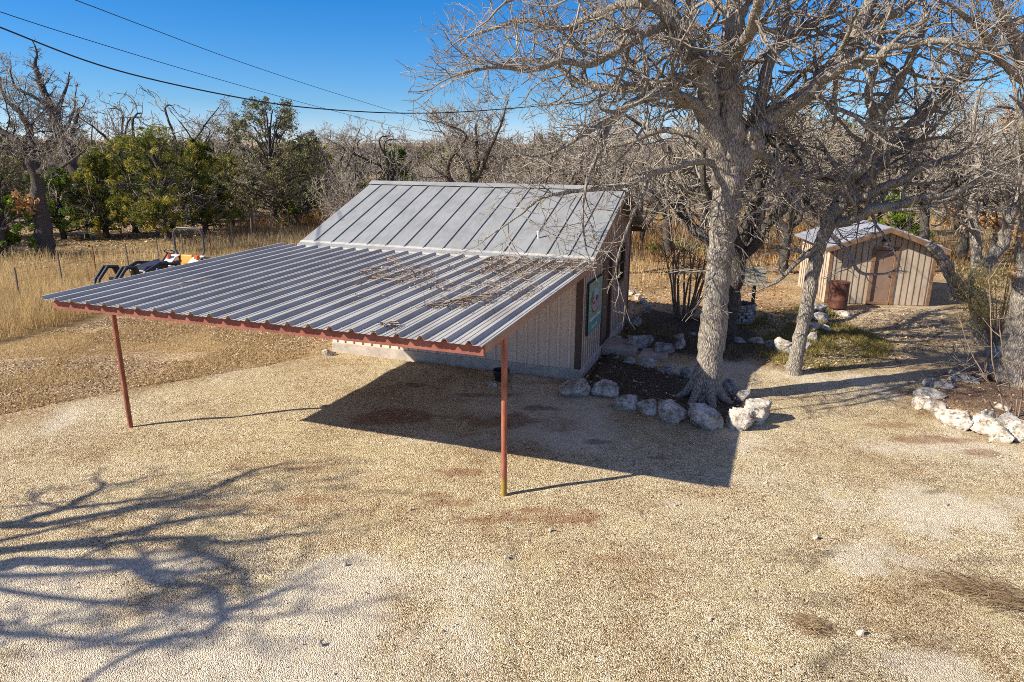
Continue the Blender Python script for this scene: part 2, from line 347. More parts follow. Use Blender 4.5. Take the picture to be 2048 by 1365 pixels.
def zone(poly, soft=.25, wob=.5, seed=1, P=P2):
    return sstep(poly_sd(P, poly)+(fbm(P, .9, 4, seed)-.5)*2*wob, -soft, soft)
def line_sd(P, poly):
    poly = np.array(poly)[:, :2]; dm = np.full(len(P), 1e9)
    for a, b in zip(poly[:-1], poly[1:]):
        e = b-a; w_ = P-a; t = np.clip((w_@e)/max(e@e, 1e-9), 0, 1); dm = np.minimum(dm, np.linalg.norm(w_-t[:, None]*e, axis=1))
    return dm
BED_OAK = pxpoly([(1162, 755), (1200, 690), (1240, 722), (1300, 738), (1380, 762), (1450, 780), (1505, 820), (1470, 845), (1390, 840), (1310, 812), (1230, 790), (1150, 775)])
BED_BACK = pxpoly([(1252, 655), (1290, 618), (1360, 632), (1440, 640), (1510, 668), (1530, 700), (1480, 730), (1400, 720), (1340, 708), (1240, 688)])
BED_RIGHT = pxpoly([(1850, 790), (1900, 760), (1975, 748), (2060, 735), (2200, 760), (2200, 880), (2050, 862), (1960, 838), (1880, 818)])
GREEN = pxpoly([(1470, 650), (1560, 622), (1640, 610), (1720, 660), (1790, 690), (1770, 735), (1650, 745), (1560, 730), (1510, 712), (1500, 680)])
YARD = [gz(-500, 1060)[:2], gz(0, 850)[:2], gz(200, 800)[:2], gz(420, 752)[:2], gz(600, 712)[:2], gz(680, 690)[:2], bl(0, 1)[:2], gz(1240, 690)[:2], gz(1330, 720)[:2],
        gz(1480, 720)[:2], gz(1600, 745)[:2], gz(1760, 725)[:2], gz(1790, 690)[:2], gz(1650, 622)[:2], gz(1870, 612)[:2], gz(1960, 690)[:2], gz(1950, 745)[:2], gz(1850, 770)[:2], gz(1840, 815)[:2], gz(2040, 890)[:2], (40, 10), (40, -30), (-40, -30)]
zy = zone(YARD, .45, .7, 1)
leafn = fbm(P2, .55, 5, 3)
tall = zone(pxpoly([(-600, 760), (0, 693), (120, 660), (235, 622), (420, 560), (560, 500), (640, 455), (700, 430), (560, 420), (300, 470), (-200, 470)]), .3, .5, 4)
mulch = np.maximum(zone(BED_OAK, .15, .2, 5), zone(BED_BACK, .2, .25, 6))
soil = zone(BED_RIGHT, .2, .3, 7)
rim = sstep(.75-np.abs(poly_sd(P2, BED_RIGHT)), 0, .5)*(fbm(P2, 1.6, 4, 71) > .42)*.8
rimo = sstep(.5-np.abs(poly_sd(P2, BED_OAK)), 0, .5)*.75
green = zone(GREEN, .4, .6, 8)
# reddish and dark stains in the gravel: (u, v, radius along x, along y, strength)
red = np.zeros(len(P2)); dark = np.zeros(len(P2))
def blot(arr, u, v, rx, ry, s, seed, ang=0):
    c = gz(u, v)[:2]; d = P2-c; ca, sa = math.cos(ang), math.sin(ang)
    q = np.sqrt(((d[:, 0]*ca+d[:, 1]*sa)/rx)**2+((-d[:, 0]*sa+d[:, 1]*ca)/ry)**2)
    np.maximum(arr, sstep(1.15-q+(fbm(P2, 2.2, 5, seed)-.5)*1.5, 0, .8)*s, out=arr)
for k, a in enumerate([(790, 835, 1.0, .45, .9), (1010, 840, .9, .5, .85), (900, 800, .8, .25, .6), (1120, 850, .7, .35, .6), (910, 945, .55, .22, .75), (900, 1005, .5, .25, .8), (1100, 1035, 1.1, .3, .75),
                      (560, 935, 1.2, .2, .45), (480, 880, .9, .2, .4), (1620, 1250, .26, .2, .7), (820, 960, .9, .3, .4), (690, 1040, 1.3, .2, .4), (300, 1210, 1.0, .35, .4), (1130, 1100, .8, .2, .35), (1000, 900, .8, .2, .4), (960, 1040, .5, .15, .8), (1060, 1020, .5, .14, .8), (860, 990, .5, .15, .7), (1240, 1120, .5, .12, .55), (1330, 1110, .3, .1, .6), (1560, 900, .6, .15, .4), (1860, 880, 1.0, .22, .8), (1960, 905, .9, .2, .8), (1800, 850, .6, .2, .7), (470, 1010, 1.0, .2, .5), (330, 1100, .8, .25, .45), (120, 980, .8, .2, .4), (640, 1000, .6, .15, .6)]): blot(red, *a, seed=20+k)
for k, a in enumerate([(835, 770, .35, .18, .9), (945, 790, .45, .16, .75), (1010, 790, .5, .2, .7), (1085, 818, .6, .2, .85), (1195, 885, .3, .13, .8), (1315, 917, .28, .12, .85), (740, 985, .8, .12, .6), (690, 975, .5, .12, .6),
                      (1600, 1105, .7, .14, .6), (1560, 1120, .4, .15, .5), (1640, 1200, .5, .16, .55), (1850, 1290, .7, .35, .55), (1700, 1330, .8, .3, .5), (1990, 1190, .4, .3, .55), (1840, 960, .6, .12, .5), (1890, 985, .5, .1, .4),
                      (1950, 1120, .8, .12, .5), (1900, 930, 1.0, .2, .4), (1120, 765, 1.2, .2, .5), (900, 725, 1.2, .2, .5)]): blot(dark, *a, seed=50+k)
# faint wheel ruts curving over the drive
rut = np.zeros(len(P2))
for k, pl_ in enumerate([[(0, 960), (180, 880), (420, 800), (640, 750)], [(-60, 1010), (150, 930), (380, 850), (600, 800)], [(100, 1290), (330, 1170), (520, 1120), (760, 1120)], [(40, 1230), (280, 1120), (480, 1060), (740, 1050)],
                        [(160, 1400), (420, 1270), (640, 1210)], [(1300, 1380), (1560, 1180), (1800, 1010), (2000, 930)], [(1560, 1400), (1760, 1230), (1990, 1090)], [(-30, 990), (60, 940), (105, 900), (125, 880)], [(-40, 960), (70, 910), (140, 870)], [(30, 990), (70, 950), (98, 915)], [(240, 1230), (420, 1140), (560, 1090)], [(700, 1060), (760, 1010), (830, 980)], [(600, 925), (700, 890), (800, 880)], [(1560, 965), (1640, 985), (1700, 985)], [(230, 1300), (330, 1230), (440, 1190)]]):
    d = line_sd(P2, pxpoly(pl_)); np.maximum(rut, np.exp(-(d/(.085 if k < 7 else .045))**2)*(.35+.65*fbm(P2, 1.1, 3, 90+k)), out=rut)
side = sstep(-((P2[:, 0]+3.0)*.34+(P2[:, 1]-14.0)*.94), -6, 1)                   # none of it matters far away
pale = sstep(fbm(P2, .34, 5, 12), .47, .66)*zy
for k, (u, v, rx, ry, s) in enumerate([(1880, 1010, 1.6, .8, .9), (1760, 1120, 1.2, .6, .9), (1900, 900, 1.5, .6, .8), (300, 1130, 1.0, .4, .9), (900, 880, 1.5, .4, .7), (760, 1300, 1.0, .5, .6), (1450, 960, 1.2, .4, .6), (1900, 1340, .8, .3, .8)]): blot(pale, u, v, rx, ry, s, seed=120+k)
leaf = (1-zy)
leaf = np.maximum(leaf, zone(pxpoly([(-300, 900), (0, 830), (250, 780), (520, 740), (680, 700), (640, 640), (200, 640), (-300, 700)]), .6, .9, 14)*.8*(.5+.9*(leafn-.2)))
leaf = np.maximum(leaf, zone(pxpoly([(1500, 720), (1620, 738), (1800, 735), (1960, 740), (1950, 620), (1700, 612), (1560, 640)]), .5, .9, 17)*.55)
leaf = np.clip(leaf, 0, 1)
Z = np.zeros(len(P2))
Z += mulch*.05+soil*.10+(fbm(P2, 1.4, 3, 15)-.5)*.05*zy-rut*.012
inhouse = (lambda w_: ((w_@UD[:2] > -.25) & (w_@UD[:2] < 6.5) & (w_@VD[:2] > -.2) & (w_@VD[:2] < 5.7)))(P2-np.array([HX, HY]))
Z[inhouse] = -.05
rr = np.hypot(P2[:, 0], P2[:, 1]); Z += np.clip((rr-350)/3000, 0, 1)**1.2*45*(.4+fbm(P2, .0012, 3, 5))*(rr > 350)
nx, ny = len(gx), len(gy)
ii = (np.arange(ny-1)[:, None]*nx+np.arange(nx-1)).ravel()
ground = np_mesh('ground', np.column_stack([P2, Z]), np.column_stack([ii, ii+1, ii+nx+1, ii+nx]), basic('tmp', [(0, (.4, .3, .2)), (1, (.4, .3, .2))]), smooth=True)
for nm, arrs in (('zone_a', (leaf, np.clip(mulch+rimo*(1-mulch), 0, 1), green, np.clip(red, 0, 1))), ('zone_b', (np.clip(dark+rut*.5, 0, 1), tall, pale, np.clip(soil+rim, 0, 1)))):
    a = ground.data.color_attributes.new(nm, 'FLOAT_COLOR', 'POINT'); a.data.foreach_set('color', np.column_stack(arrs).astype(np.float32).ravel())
tag(ground, 'tan gravel yard running into leaf littered ground and dry grass', None, None, 'structure')

def ground_mat():
    m, n, b = new_mat('ground'); L = n.links.new
    pos = mapped(n, 1.0, 'Object')
    vo = N(n, 'ShaderNodeTexVoronoi'); vo.inputs['Scale'].default_value = 80; vo.inputs['Randomness'].default_value = 1; L(pos, vo.inputs['Vector'])
    v2 = N(n, 'ShaderNodeTexVoronoi'); v2.inputs['Scale'].default_value = 36; L(pos, v2.inputs['Vector'])
    n1 = N(n, 'ShaderNodeTexNoise'); n1.inputs['Scale'].default_value = .55; n1.inputs['Detail'].default_value = 9; n1.inputs['Roughness'].default_value = .7; L(pos, n1.inputs['Vector'])
    n3 = N(n, 'ShaderNodeTexNoise'); n3.inputs['Scale'].default_value = 5; n3.inputs['Detail'].default_value = 8; n3.inputs['Roughness'].default_value = .75; L(pos, n3.inputs['Vector'])
    sep = N(n, 'ShaderNodeSeparateColor'); L(vo.outputs['Color'], sep.inputs[0])
    sep2 = N(n, 'ShaderNodeSeparateColor'); L(v2.outputs['Color'], sep2.inputs[0])
    def mix(f, a, c, bt='MIX'):
        x = N(n, 'ShaderNodeMixRGB', blend_type=bt)
        for s, v in ((0, f), (1, a), (2, c)):
            if hasattr(v, 'is_linked'): L(v, x.inputs[s])
            elif hasattr(v, '__len__'): x.inputs[s].default_value = (*v, 1)
            else: x.inputs[s].default_value = v
        return x.outputs[0]
    def math_(op, a, c, d=None):
        x = N(n, 'ShaderNodeMath', operation=op)
        for s, v in ((0, a), (1, c), (2, d)):
            if v is None: continue
            if hasattr(v, 'is_linked'): L(v, x.inputs[s])
            else: x.inputs[s].default_value = v
        return x.outputs[0]
    # gravel: a colour per stone
    g = ramp(n, [(0, (.10, .068, .04)), (.16, (.27, .20, .115)), (.5, (.53, .425, .255)), (.78, (.77, .655, .44)), (1, (.95, .88, .69))]); L(sep.outputs[0], g.inputs[0])
    big = ramp(n, [(.3, (.66, .54, .40)), (.5, (.97, .93, .86)), (.7, (1.12, 1.12, 1.08))]); L(n1.outputs[0], big.inputs[0])
    grav = mix(1.0, g.outputs[0], big.outputs[0], 'MULTIPLY')
    fine = ramp(n, [(.3, (.72, .68, .62)), (.6, (1.05, 1.05, 1.05))]); L(n3.outputs[0], fine.inputs[0]); grav = mix(1.0, grav, fine.outputs[0], 'MULTIPLY')
    A = N(n, 'ShaderNodeVertexColor', layer_name='zone_a'); B = N(n, 'ShaderNodeVertexColor', layer_name='zone_b')
    sa = N(n, 'ShaderNodeSeparateColor'); L(A.outputs['Color'], sa.inputs[0]); sb = N(n, 'ShaderNodeSeparateColor'); L(B.outputs['Color'], sb.inputs[0])
    def grain(z, k=.55):   # break a zone's edge along the stones
        t = math_('MULTIPLY_ADD', sep2.outputs[1], k, math_('SUBTRACT', z, k*.5)); c = N(n, 'ShaderNodeClamp'); L(t, c.inputs[0]); 
        return math_('MULTIPLY', c.outputs[0], math_('MINIMUM', math_('MULTIPLY', z, 6), 1))
    n4 = N(n, 'ShaderNodeTexNoise'); n4.inputs['Scale'].default_value = 1.1; n4.inputs['Detail'].default_value = 10; n4.inputs['Roughness'].default_value = .78; L(pos, n4.inputs['Vector'])
    strw = ramp(n, [(.50, (0, 0, 0)), (.62, (1, 1, 1))]); L(n4.outputs[0], strw.inputs[0])
    stc = ramp(n, [(0, (.22, .155, .06)), (.5, (.50, .385, .17)), (1, (.74, .62, .34))]); L(sep.outputs[1], stc.inputs[0])
    grav = mix(math_('MULTIPLY', strw.outputs[0], .6), grav, stc.outputs[0])
    n5 = N(n, 'ShaderNodeTexNoise'); n5.inputs['Scale'].default_value = 2.3; n5.inputs['Detail'].default_value = 10; n5.inputs['Roughness'].default_value = .8; n5.inputs['Distortion'].default_value = .6
    L(mapped(n, (.6, 1.5, 1)), n5.inputs['Vector'])
    drt = ramp(n, [(.55, (0, 0, 0)), (.68, (1, 1, 1))]); L(n5.outputs[0], drt.inputs[0])
    n6 = N(n, 'ShaderNodeTexNoise'); n6.inputs['Scale'].default_value = 7; n6.inputs['Detail'].default_value = 9; n6.inputs['Roughness'].default_value = .8; L(pos, n6.inputs['Vector'])
    def brk(z):            # ragged edge: the zone fades stone by stone
        t = math_('MULTIPLY_ADD', math_('SUBTRACT', n6.outputs[0], .5), 2.2, z); mr = N(n, 'ShaderNodeMapRange'); mr.interpolation_type = 'SMOOTHSTEP'; L(t, mr.inputs[0]); mr.inputs[1].default_value = .12; mr.inputs[2].default_value = 1.15
        return math_('MULTIPLY', mr.outputs[0], math_('MINIMUM', math_('MULTIPLY', z, 5), 1))
    grav = mix(math_('MULTIPLY', drt.outputs[0], .5), grav, (.235, .15, .085))
    grav = mix(math_('MULTIPLY', brk(sb.outputs[2]), .42), grav, (.82, .735, .57))
    redc = ramp(n, [(0, (.13, .05, .022)), (1, (.37, .175, .08))]); L(sep.outputs[1], redc.inputs[0])
    grav = mix(math_('MULTIPLY', brk(A.outputs['Alpha']), .85), grav, redc.outputs[0])
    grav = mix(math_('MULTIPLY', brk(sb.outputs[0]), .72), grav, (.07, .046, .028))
    lf = ramp(n, [(0, (.14, .09, .045)), (.4, (.34, .24, .125)), (.75, (.52, .39, .22)), (1, (.70, .57, .37))]); L(sep2.outputs[0], lf.inputs[0])
    lfb = ramp(n, [(.35, (.72, .64, .56)), (.62, (1.12, 1.06, 1.0))]); L(n1.outputs[0], lfb.inputs[0]); lfc = mix(1.0, lf.outputs[0], lfb.outputs[0], 'MULTIPLY')
    c = mix(grain(sa.outputs[0]), grav, lfc)
    tg = ramp(n, [(0, (.17, .105, .045)), (1, (.44, .31, .14))]); L(n3.outputs[0], tg.inputs[0])
    c = mix(grain(sb.outputs[1]), c, tg.outputs[0])
    gr = ramp(n, [(.2, (.08, .07, .022)), (.55, (.26, .205, .07)), (.85, (.45, .34, .17))]); L(sep2.outputs[2], gr.inputs[0])
    c = mix(grain(sa.outputs[2]), c, gr.outputs[0])
    mu = ramp(n, [(0, (.022, .016, .012)), (.7, (.065, .047, .034)), (.93, (.12, .09, .065)), (1, (.34, .29, .23))]); L(sep.outputs[2], mu.inputs[0])
    c = mix(grain(sa.outputs[1]), c, mu.outputs[0])
    so_ = ramp(n, [(0, (.075, .04, .024)), (.7, (.19, .11, .065)), (1, (.42, .32, .22))]); L(sep.outputs[1], so_.inputs[0])
    c = mix(grain(B.outputs['Alpha']), c, so_.outputs[0])
    L(c, b.inputs['Base Color']); b.inputs['Roughness'].default_value = .95; b.inputs['Specular IOR Level'].default_value = .12
    h = math_('MULTIPLY_ADD', n3.outputs[0], 1.2, math_('MULTIPLY', vo.outputs['Distance'], -1.1))
    bp = N(n, 'ShaderNodeBump'); bp.inputs['Strength'].default_value = .9; bp.inputs['Distance'].default_value = .016
    L(h, bp.inputs['Height']); L(bp.outputs[0], b.inputs['Normal'])
    return m
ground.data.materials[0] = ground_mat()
# ------------------------------------------------------------------ house (local frame: x to the right along the front, y into the depth)
house = empty('house', (HX, HY, 0), -AZ, 'small tan board and batten house with grey standing seam roof', 'house')
LW, DP, FZ = 6.15, 5.41, .20
RS = (3.85-2.615)/(2.73+.62)                                     # roof slope
def rz_(y): return 3.85-RS*abs(y-2.73)                            # roof underside line
m = MB(); m.box(-LW-.04, .04, -.04, DP+.04, -.25, FZ); bevel(m.build('foundation', 'concrete', house), .012, 2)
T = .10
m = MB(); m.box(-LW, 0, 0, T, FZ, rz_(0)-.03)                      # front wall
m.box(-LW, 0, DP-T, DP, FZ, rz_(DP)-.03)
def wall_strip(x0, x1, y0, y1, z0, z1=None):
    mid = [2.73] if y0 < 2.73 < y1 and z1 is None else []
    top = [(y, (rz_(y)-.03) if z1 is None else z1) for y in [y1]+mid+[y0]]
    m.prism([(y0, z0), (y1, z0)]+top, 'x', x0, x1)
wall_strip(-LW, -LW+T, T, DP-T, FZ)
DY0, DY1, DZ = 2.02, 2.95, 2.30; WY0, WY1, WZ0, WZ1 = 3.73, 4.54, 1.42, 2.34
for a in [(T, DY0, FZ), (DY0, DY1, DZ), (DY1, WY0, FZ), (WY0, WY1, FZ, WZ0), (WY0, WY1, WZ1), (WY1, DP-T, FZ)]: wall_strip(-T, 0, *a)
wall = m.build('wall', 'siding', house)
# battens: one mesh, they are the pattern of the siding
m = MB(); x = -.22
while x > -LW+.05: m.box(x-.022, x+.022, -.03, -.001, FZ+.005, rz_(0)-.05); x -= .245
m.build('battens', 'batten', wall); m = MB()
y = .30
while y < DP-.12:
    segs = [(FZ+.005, rz_(y)-.06)]
    if DY0-.10 < y < DY1+.10: segs = [(DZ+.09, rz_(y)-.06)]
    if WY0-.08 < y < WY1+.08: segs = [(FZ+.005, WZ0-.07), (WZ1+.07, rz_(y)-.06)]
    for z0, z1 in segs: m.box(.001, .022, y-.022, y+.022, z0, z1)
    y += .205
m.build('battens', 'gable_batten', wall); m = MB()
x = -.3
while x > -LW+.1: m.box(x-.022, x+.022, DP+.001, DP+.02, FZ, rz_(DP)-.05); x -= .245
y = .3
while y < DP-.1: m.box(-LW-.02, -LW-.001, y-.02, y+.02, FZ, rz_(y)-.06); y += .245
m.build('battens', 'batten', wall)
m = MB()
m.box(-.10, .024, -.026, -.002, FZ-.01, rz_(0)-.05); m.box(.002, .026, -.002, .10, FZ-.01, rz_(0)-.08)
m.build('corner_board', 'trim', house)
m = MB(); m.box(.002, .026, DP-.10, DP+.02, FZ-.01, rz_(DP)-.08); m.build('corner_board', 'trim', house)
m = MB(); m.box(-LW-.024, -LW+.10, -.026, -.002, FZ-.01, rz_(0)-.05); m.build('corner_board', 'batten', house)
# standing seam roof, both slopes in one sheet with its seams
X0, X1 = -6.53, .375; YB = 2.73*2+.34
def slab(m, x0, x1, y0, z0, y1, z1, t): m.prism([(y0, z0), (y1, z1), (y1, z1+t), (y0, z0+t)], 'x', x0, x1)
m = MB(); slab(m, X0, X1, -.62, rz_(-.62), 2.73, 3.85, .03); slab(m, X0, X1, 2.73, 3.85, YB, rz_(YB), .03)
ns = 15; seams = [X0+.36+i*(X1-X0-.45)/(ns-1) for i in range(ns)]
for s in seams:
    slab(m, s-.008, s+.008, -.50, rz_(-.50)+.031, 2.70, rz_(2.70)+.031, .024)
    slab(m, s-.008, s+.008, 2.76, rz_(2.76)+.031, YB, rz_(YB)+.031, .024)
roof = m.build('roof', 'seam', house)
m = MB(); slab(m, X0-.012, X1+.012, 2.57, rz_(2.57)+.06, 2.73, 3.85+.075, .012); slab(m, X0-.012, X1+.012, 2.73, 3.85+.075, 2.89, rz_(2.89)+.06, .012)
m.build('ridge_cap', 'seam', roof)
m = MB(); slab(m, X0-.005, X1+.005, -.66, rz_(-.66)-.012, -.47, rz_(-.47)+.040, .006); m.build('eave_flashing', 'galv', roof)
for xa, xb, nm in ((X1-.03, X1-.004, 'galv'), (X0+.004, X0+.03, 'galv')):
    m = MB(); slab(m, xa, xb, -.60, rz_(-.60)-.13, 2.73, 3.85-.13, .128); m.build('rake_board', 'fascia_brown', house); m = MB(); slab(m, xa, xb, 2.73, 3.85-.13, YB-.02, rz_(YB-.02)-.13, .128); m.build('rake_board', 'trim', house)
m = MB(); m.box(-LW-.3, .3, YB-.05, YB-.02, rz_(YB)-.16, rz_(YB)-.02); m.build('fascia', 'trim', house)
m = MB(); m.tube([(-1.02, .18, rz_(.18)), (-1.02, .18, rz_(.18)+.16)], .024, 10); m.tube([(-1.02, .18, rz_(.18)+.155), (-1.02, .18, rz_(.18)+.185)], .034, 10)
m.build('vent_pipe', 'white', roof)
# door and window in the gable wall
m = MB(); m.box(-.075, -.035, DY0+.06, DY1-.06, FZ+.03, DZ-.05); door = m.build('door', 'door', house)
m = MB()
for z0, z1 in ((.42, 1.05), (1.2, 2.05)):
    for y0, y1 in ((DY0+.16, DY0+.42), (DY0+.52, DY0+.78)): m.box(-.037, -.027, y0, y1, z0, z1)
bevel(m.build('door_panels', 'door', door), .008)
m = MB(); m.tube([(-.035, DY0+.13, 1.12), (.02, DY0+.13, 1.12)], .012, 8); m.lathe([(.001, -.01), (.028, 0), (.03, .02), (.001, .04)], 12, (.03, DY0+.13, 1.11)); m.build('door_knob', 'greymetal', door)
m = MB(); m.box(-.10, .03, DY0-.07, DY0+.05, FZ+.002, DZ+.07); m.box(-.10, .03, DY1-.05, DY1+.07, FZ+.002, DZ+.07); m.box(-.10, .03, DY0+.05, DY1-.05, DZ-.04, DZ+.07); m.box(-.10, .05, DY0+.05, DY1-.05, FZ, FZ+.03)
m.build('door_frame', 'trim', house)
win = None
m = MB(); m.box(-.02, .032, WY0-.05, WY0+.03, WZ0-.05, WZ1+.05); m.box(-.02, .032, WY1-.03, WY1+.05, WZ0-.05, WZ1+.05); m.box(-.02, .032, WY0+.03, WY1-.03, WZ1-.03, WZ1+.05); m.box(-.02, .045, WY0+.03, WY1-.03, WZ0-.05, WZ0+.03); m.box(-.015, .015, WY0+.03, WY1-.03, 1.87, 1.92)
win = m.build('window', 'trim', house)
m = MB(); m.box(-.045, -.025, WY0+.01, WY1-.01, WZ0+.01, WZ1-.01); m.build('pane', 'glass', win)
# round white fitting with its conduit low on the front wall
ml = MB(); c = (-1.78, -.03, .60)
ml.tube([(c[0], -.001, c[2]), (c[0], -.10, c[2])], [.075, .07], 18); ml.tube([(c[0], -.10, c[2]), (c[0], -.115, c[2])], [.07, .045], 18)
lf = ml.build('round_fitting', 'white', house, False)
m = MB(); m.tube([(c[0]+.03, -.03, c[2]-.06), (c[0]+.03, -.03, FZ+.02)], .013, 8); m.build('conduit', 'white', lf)

# painted sign board on the gable wall
sign = empty('sign_board', bl(-.035, 1.09, .85), -AZ, 'tall teal painted sign with pink oval picture on the gable wall', 'sign')
SW, SH = 1.30, 1.13                                              # along y, up
SM = {k: basic('sign_'+k, [(.3, tuple(x*.8 for x in v)), (.7, v)], scale=5, rough=.6) for k, v in dict(teal=(.30, .43, .35), deep=(.15, .33, .30), rim=(.02, .022, .02), yellow=(.48, .36, .10), pale=(.40, .50, .62), pink=(.52, .33, .38), brown=(.16, .075, .06), green=(.10, .26, .10), white=(.55, .66, .66)).items()}
m = MB(); m.box(0, .025, -SW/2, SW/2, 0, SH); m.build('board', SM['teal'], sign)
m = MB(); m.box(-.002, .032, -SW/2-.02, -SW/2, -.02, SH+.02); m.box(-.002, .032, -SW/2, SW/2, SH, SH+.02); m.build('frame', SM['rim'], sign)
def disc(m, cy, cz, ry, rz, x0, x1, k=28, a0=0, a1=2*math.pi):
    m.prism([(cy+ry*math.cos(a0+(a1-a0)*i/k), cz+rz*math.sin(a0+(a1-a0)*i/k)) for i in range(k)], 'x', x0, x1)
pic = MB(); disc(pic, .02, .80, .22, .16, .026, .029); picture = pic.build('picture', SM['pale'], sign)
m = MB(); disc(m, -.03, .60, .34, .20, .0255, .0275); m.build('picture_rim', SM['rim'], picture)
m = MB(); disc(m, -.03, .60, .31, .175, .029, .0315); m.build('pink_oval', SM['pink'], picture)
m = MB(); disc(m, .10, .70, .12, .07, .032, .0345); disc(m, -.16, .63, .11, .03, .032, .0345); m.build('brown_marks', SM['brown'], picture)
m = MB(); disc(m, .03, 1.0, .13, .055, .026, .029); m.build('yellow_patch', SM['yellow'], picture)
m = MB()
for i in range(5): m.bar((.028, -.52+i*.04, .66+i*.05), (.028, -.30+i*.03, .74+i*.04), .008, .03)
m.build('green_leaves', SM['green'], picture)
m = MB(); m.box(.0255, .028, -.63, .63, .0, .24); m.build('deep_band', SM['deep'], sign)
m = MB(); m.box(.0255, .029, -.50, .52, .26, .315); m.build('white_bar', SM['white'], sign)
def letters(name, mat_, y0, n, z, h, wd, x0=.0255):
    """a row of lettering too small to read in the photograph"""
    q = MB(); r_ = random.Random(n)
    for i in range(n):
        y = y0+i*wd*1.25; k = r_.randrange(4)
        q.box(x0, x0+.004, y, y+wd*.28, z, z+h)
        if k in (0, 1): q.box(x0, x0+.004, y+wd*.28, y+wd, z+h*.82, z+h)
        if k in (0, 2): q.box(x0, x0+.004, y+wd*.28, y+wd, z, z+h*.18)
        if k in (1, 3): q.box(x0, x0+.004, y+wd*.28, y+wd*.9, z+h*.42, z+h*.58)
        if k in (0, 3): q.box(x0, x0+.004, y+wd*.72, y+wd, z+h*.2, z+h*.42)
    return q.build(name, mat_, sign)
letters('lettering', SM['yellow'], -.46, 5, .345, .085, .13); letters('lettering', SM['yellow'], .40, 1, .345, .085, .10); letters('lettering', SM['white'], -.36, 6, .07, .07, .08, .0285)

# stone step and flagstone by the door
def slab_thing(name, pts, z0, z1, label, mat_='slab'):
    m = MB(); m.prism([tuple(p[:2]) for p in pts], 'z', z0, z1); o = m.build(name, mat_); bevel(o, .02, 2); tag(o, label, 'stone slab'); return o
def L2W(x, y): return bl(-x, y)
slab_thing('doorstep', [L2W(.05, 1.98), L2W(.85, 2.02), L2W(.82, 3.02), L2W(.05, 3.0)], -.03, .16, 'square grey stone doorstep against the house door')
slab_thing('flagstone', [L2W(.93, 1.92), L2W(1.62, 1.98), L2W(1.55, 2.7), L2W(.95, 2.68)], -.03, .07, 'low reddish flagstone lying beside the doorstep')

# ------------------------------------------------------------------ carport
cp = empty('carport', (HX, HY, 0), -AZ, 'open carport with ribbed galvanised roof on two rusty red posts', 'carport')
CX0, CX1, CY0, CY1, CZ0, CZ1 = -7.015, .375, -6.357, -.56, 2.449, 2.590
PITCHR = .328; ribs = [CX1-.165-PITCHR*k for k in range(23)]
prof = []
for r in reversed(ribs):
    prof += [(r-.052, 0), (r-.018, .052), (r+.018, .052), (r+.052, 0)]
    for dx in (.125, .205): prof += [(r+dx-.016, 0), (r+dx-.007, .007), (r+dx+.007, .007), (r+dx+.016, 0)]
prof = [(x, z) for x, z in prof if CX0-.001 <= x <= CX1-.002]
prof = [(CX0, .0 if prof[0][1] == 0 else prof[0][1])]+prof+[(CX1, 0), (CX1+.004, -.012)]
nseg = 12; vs = []; fs = []
for j in range(nseg+1):
    t = j/nseg; y = CY0+(CY1-CY0)*t; z = CZ0+(CZ1-CZ0)*t
    vs += [(x, y, z+dz) for x, dz in prof]
k = len(prof)
fs = [(j*k+i, j*k+i+1, (j+1)*k+i+1, (j+1)*k+i) for j in range(nseg) for i in range(k-1)]
_b = MB()                                                         # small screw heads pressed into the sheet
for yy in (-6.2, -4.9, -3.5, -2.1, -.9):
    for r in ribs:
        for dx in (.085, .245):
            if r+dx < CX1-.02: _b.lathe([(.009, 0), (.009, .004), (.004, .008)], 6, (r+dx, yy+rng.uniform(-.015, .015), CZ0+(CZ1-CZ0)*(yy-CY0)/(CY1-CY0)-.001))
_n = len(vs); vs += _b.v; fs += [tuple(i+_n for i in f) for f in _b.f]
croof = link_mesh('roof', vs, fs, 'galv', cp)
sm = croof.modifiers.new('sheet', 'SOLIDIFY'); sm.thickness = .002; sm.offset = -1
def cz(y): return CZ0+(CZ1-CZ0)*(y-CY0)/(CY1-CY0)
m = MB(); m.box(CX0+.10, CX1-.02, CY0+.11, CY0+.145, CZ0-.155, CZ0-.012); m.build('front_fascia', 'redfascia', cp)
m = MB(); m.prism([(CY0+.16, cz(CY0+.16)-.135), (CY1, cz(CY1)-.135), (CY1, cz(CY1)-.012), (CY0+.16, cz(CY0+.16)-.012)], 'x', CX1-.045, CX1-.012); m.build('side_fascia', 'fascia_brown', cp)
m = MB(); m.prism([(CY0+.16, cz(CY0+.16)-.135), (CY1, cz(CY1)-.135), (CY1, cz(CY1)-.012), (CY0+.16, cz(CY0+.16)-.012)], 'x', CX0+.10, CX0+.13); m.build('side_fascia', 'redfascia', cp)
PY = -5.41
m = MB(); m.box(CX0+.14, CX1-.06, PY-.05, PY+.05, cz(PY)-.26, cz(PY)-.115); m.build('beam', 'redfascia', cp)
for i in range(7):
    x = CX0+.4+i*(CX1-CX0-.7)/6; m = MB()
    m.prism([(CY0+.14, cz(CY0)-.11), (-.04, cz(-.04)-.11), (-.04, cz(-.04)-.012), (CY0+.14, cz(CY0)-.012)], 'x', x-.03, x+.03); m.build('rafter', 'redfascia', cp)
for x in (.316, -6.70):
    m = MB(); m.tube([(x, PY, -.3), (x, PY, 1.2), (x, PY, cz(PY)-.262 if x < 0 else cz(PY)-.14)], .041, 14); m.build('post', 'post', cp, False)

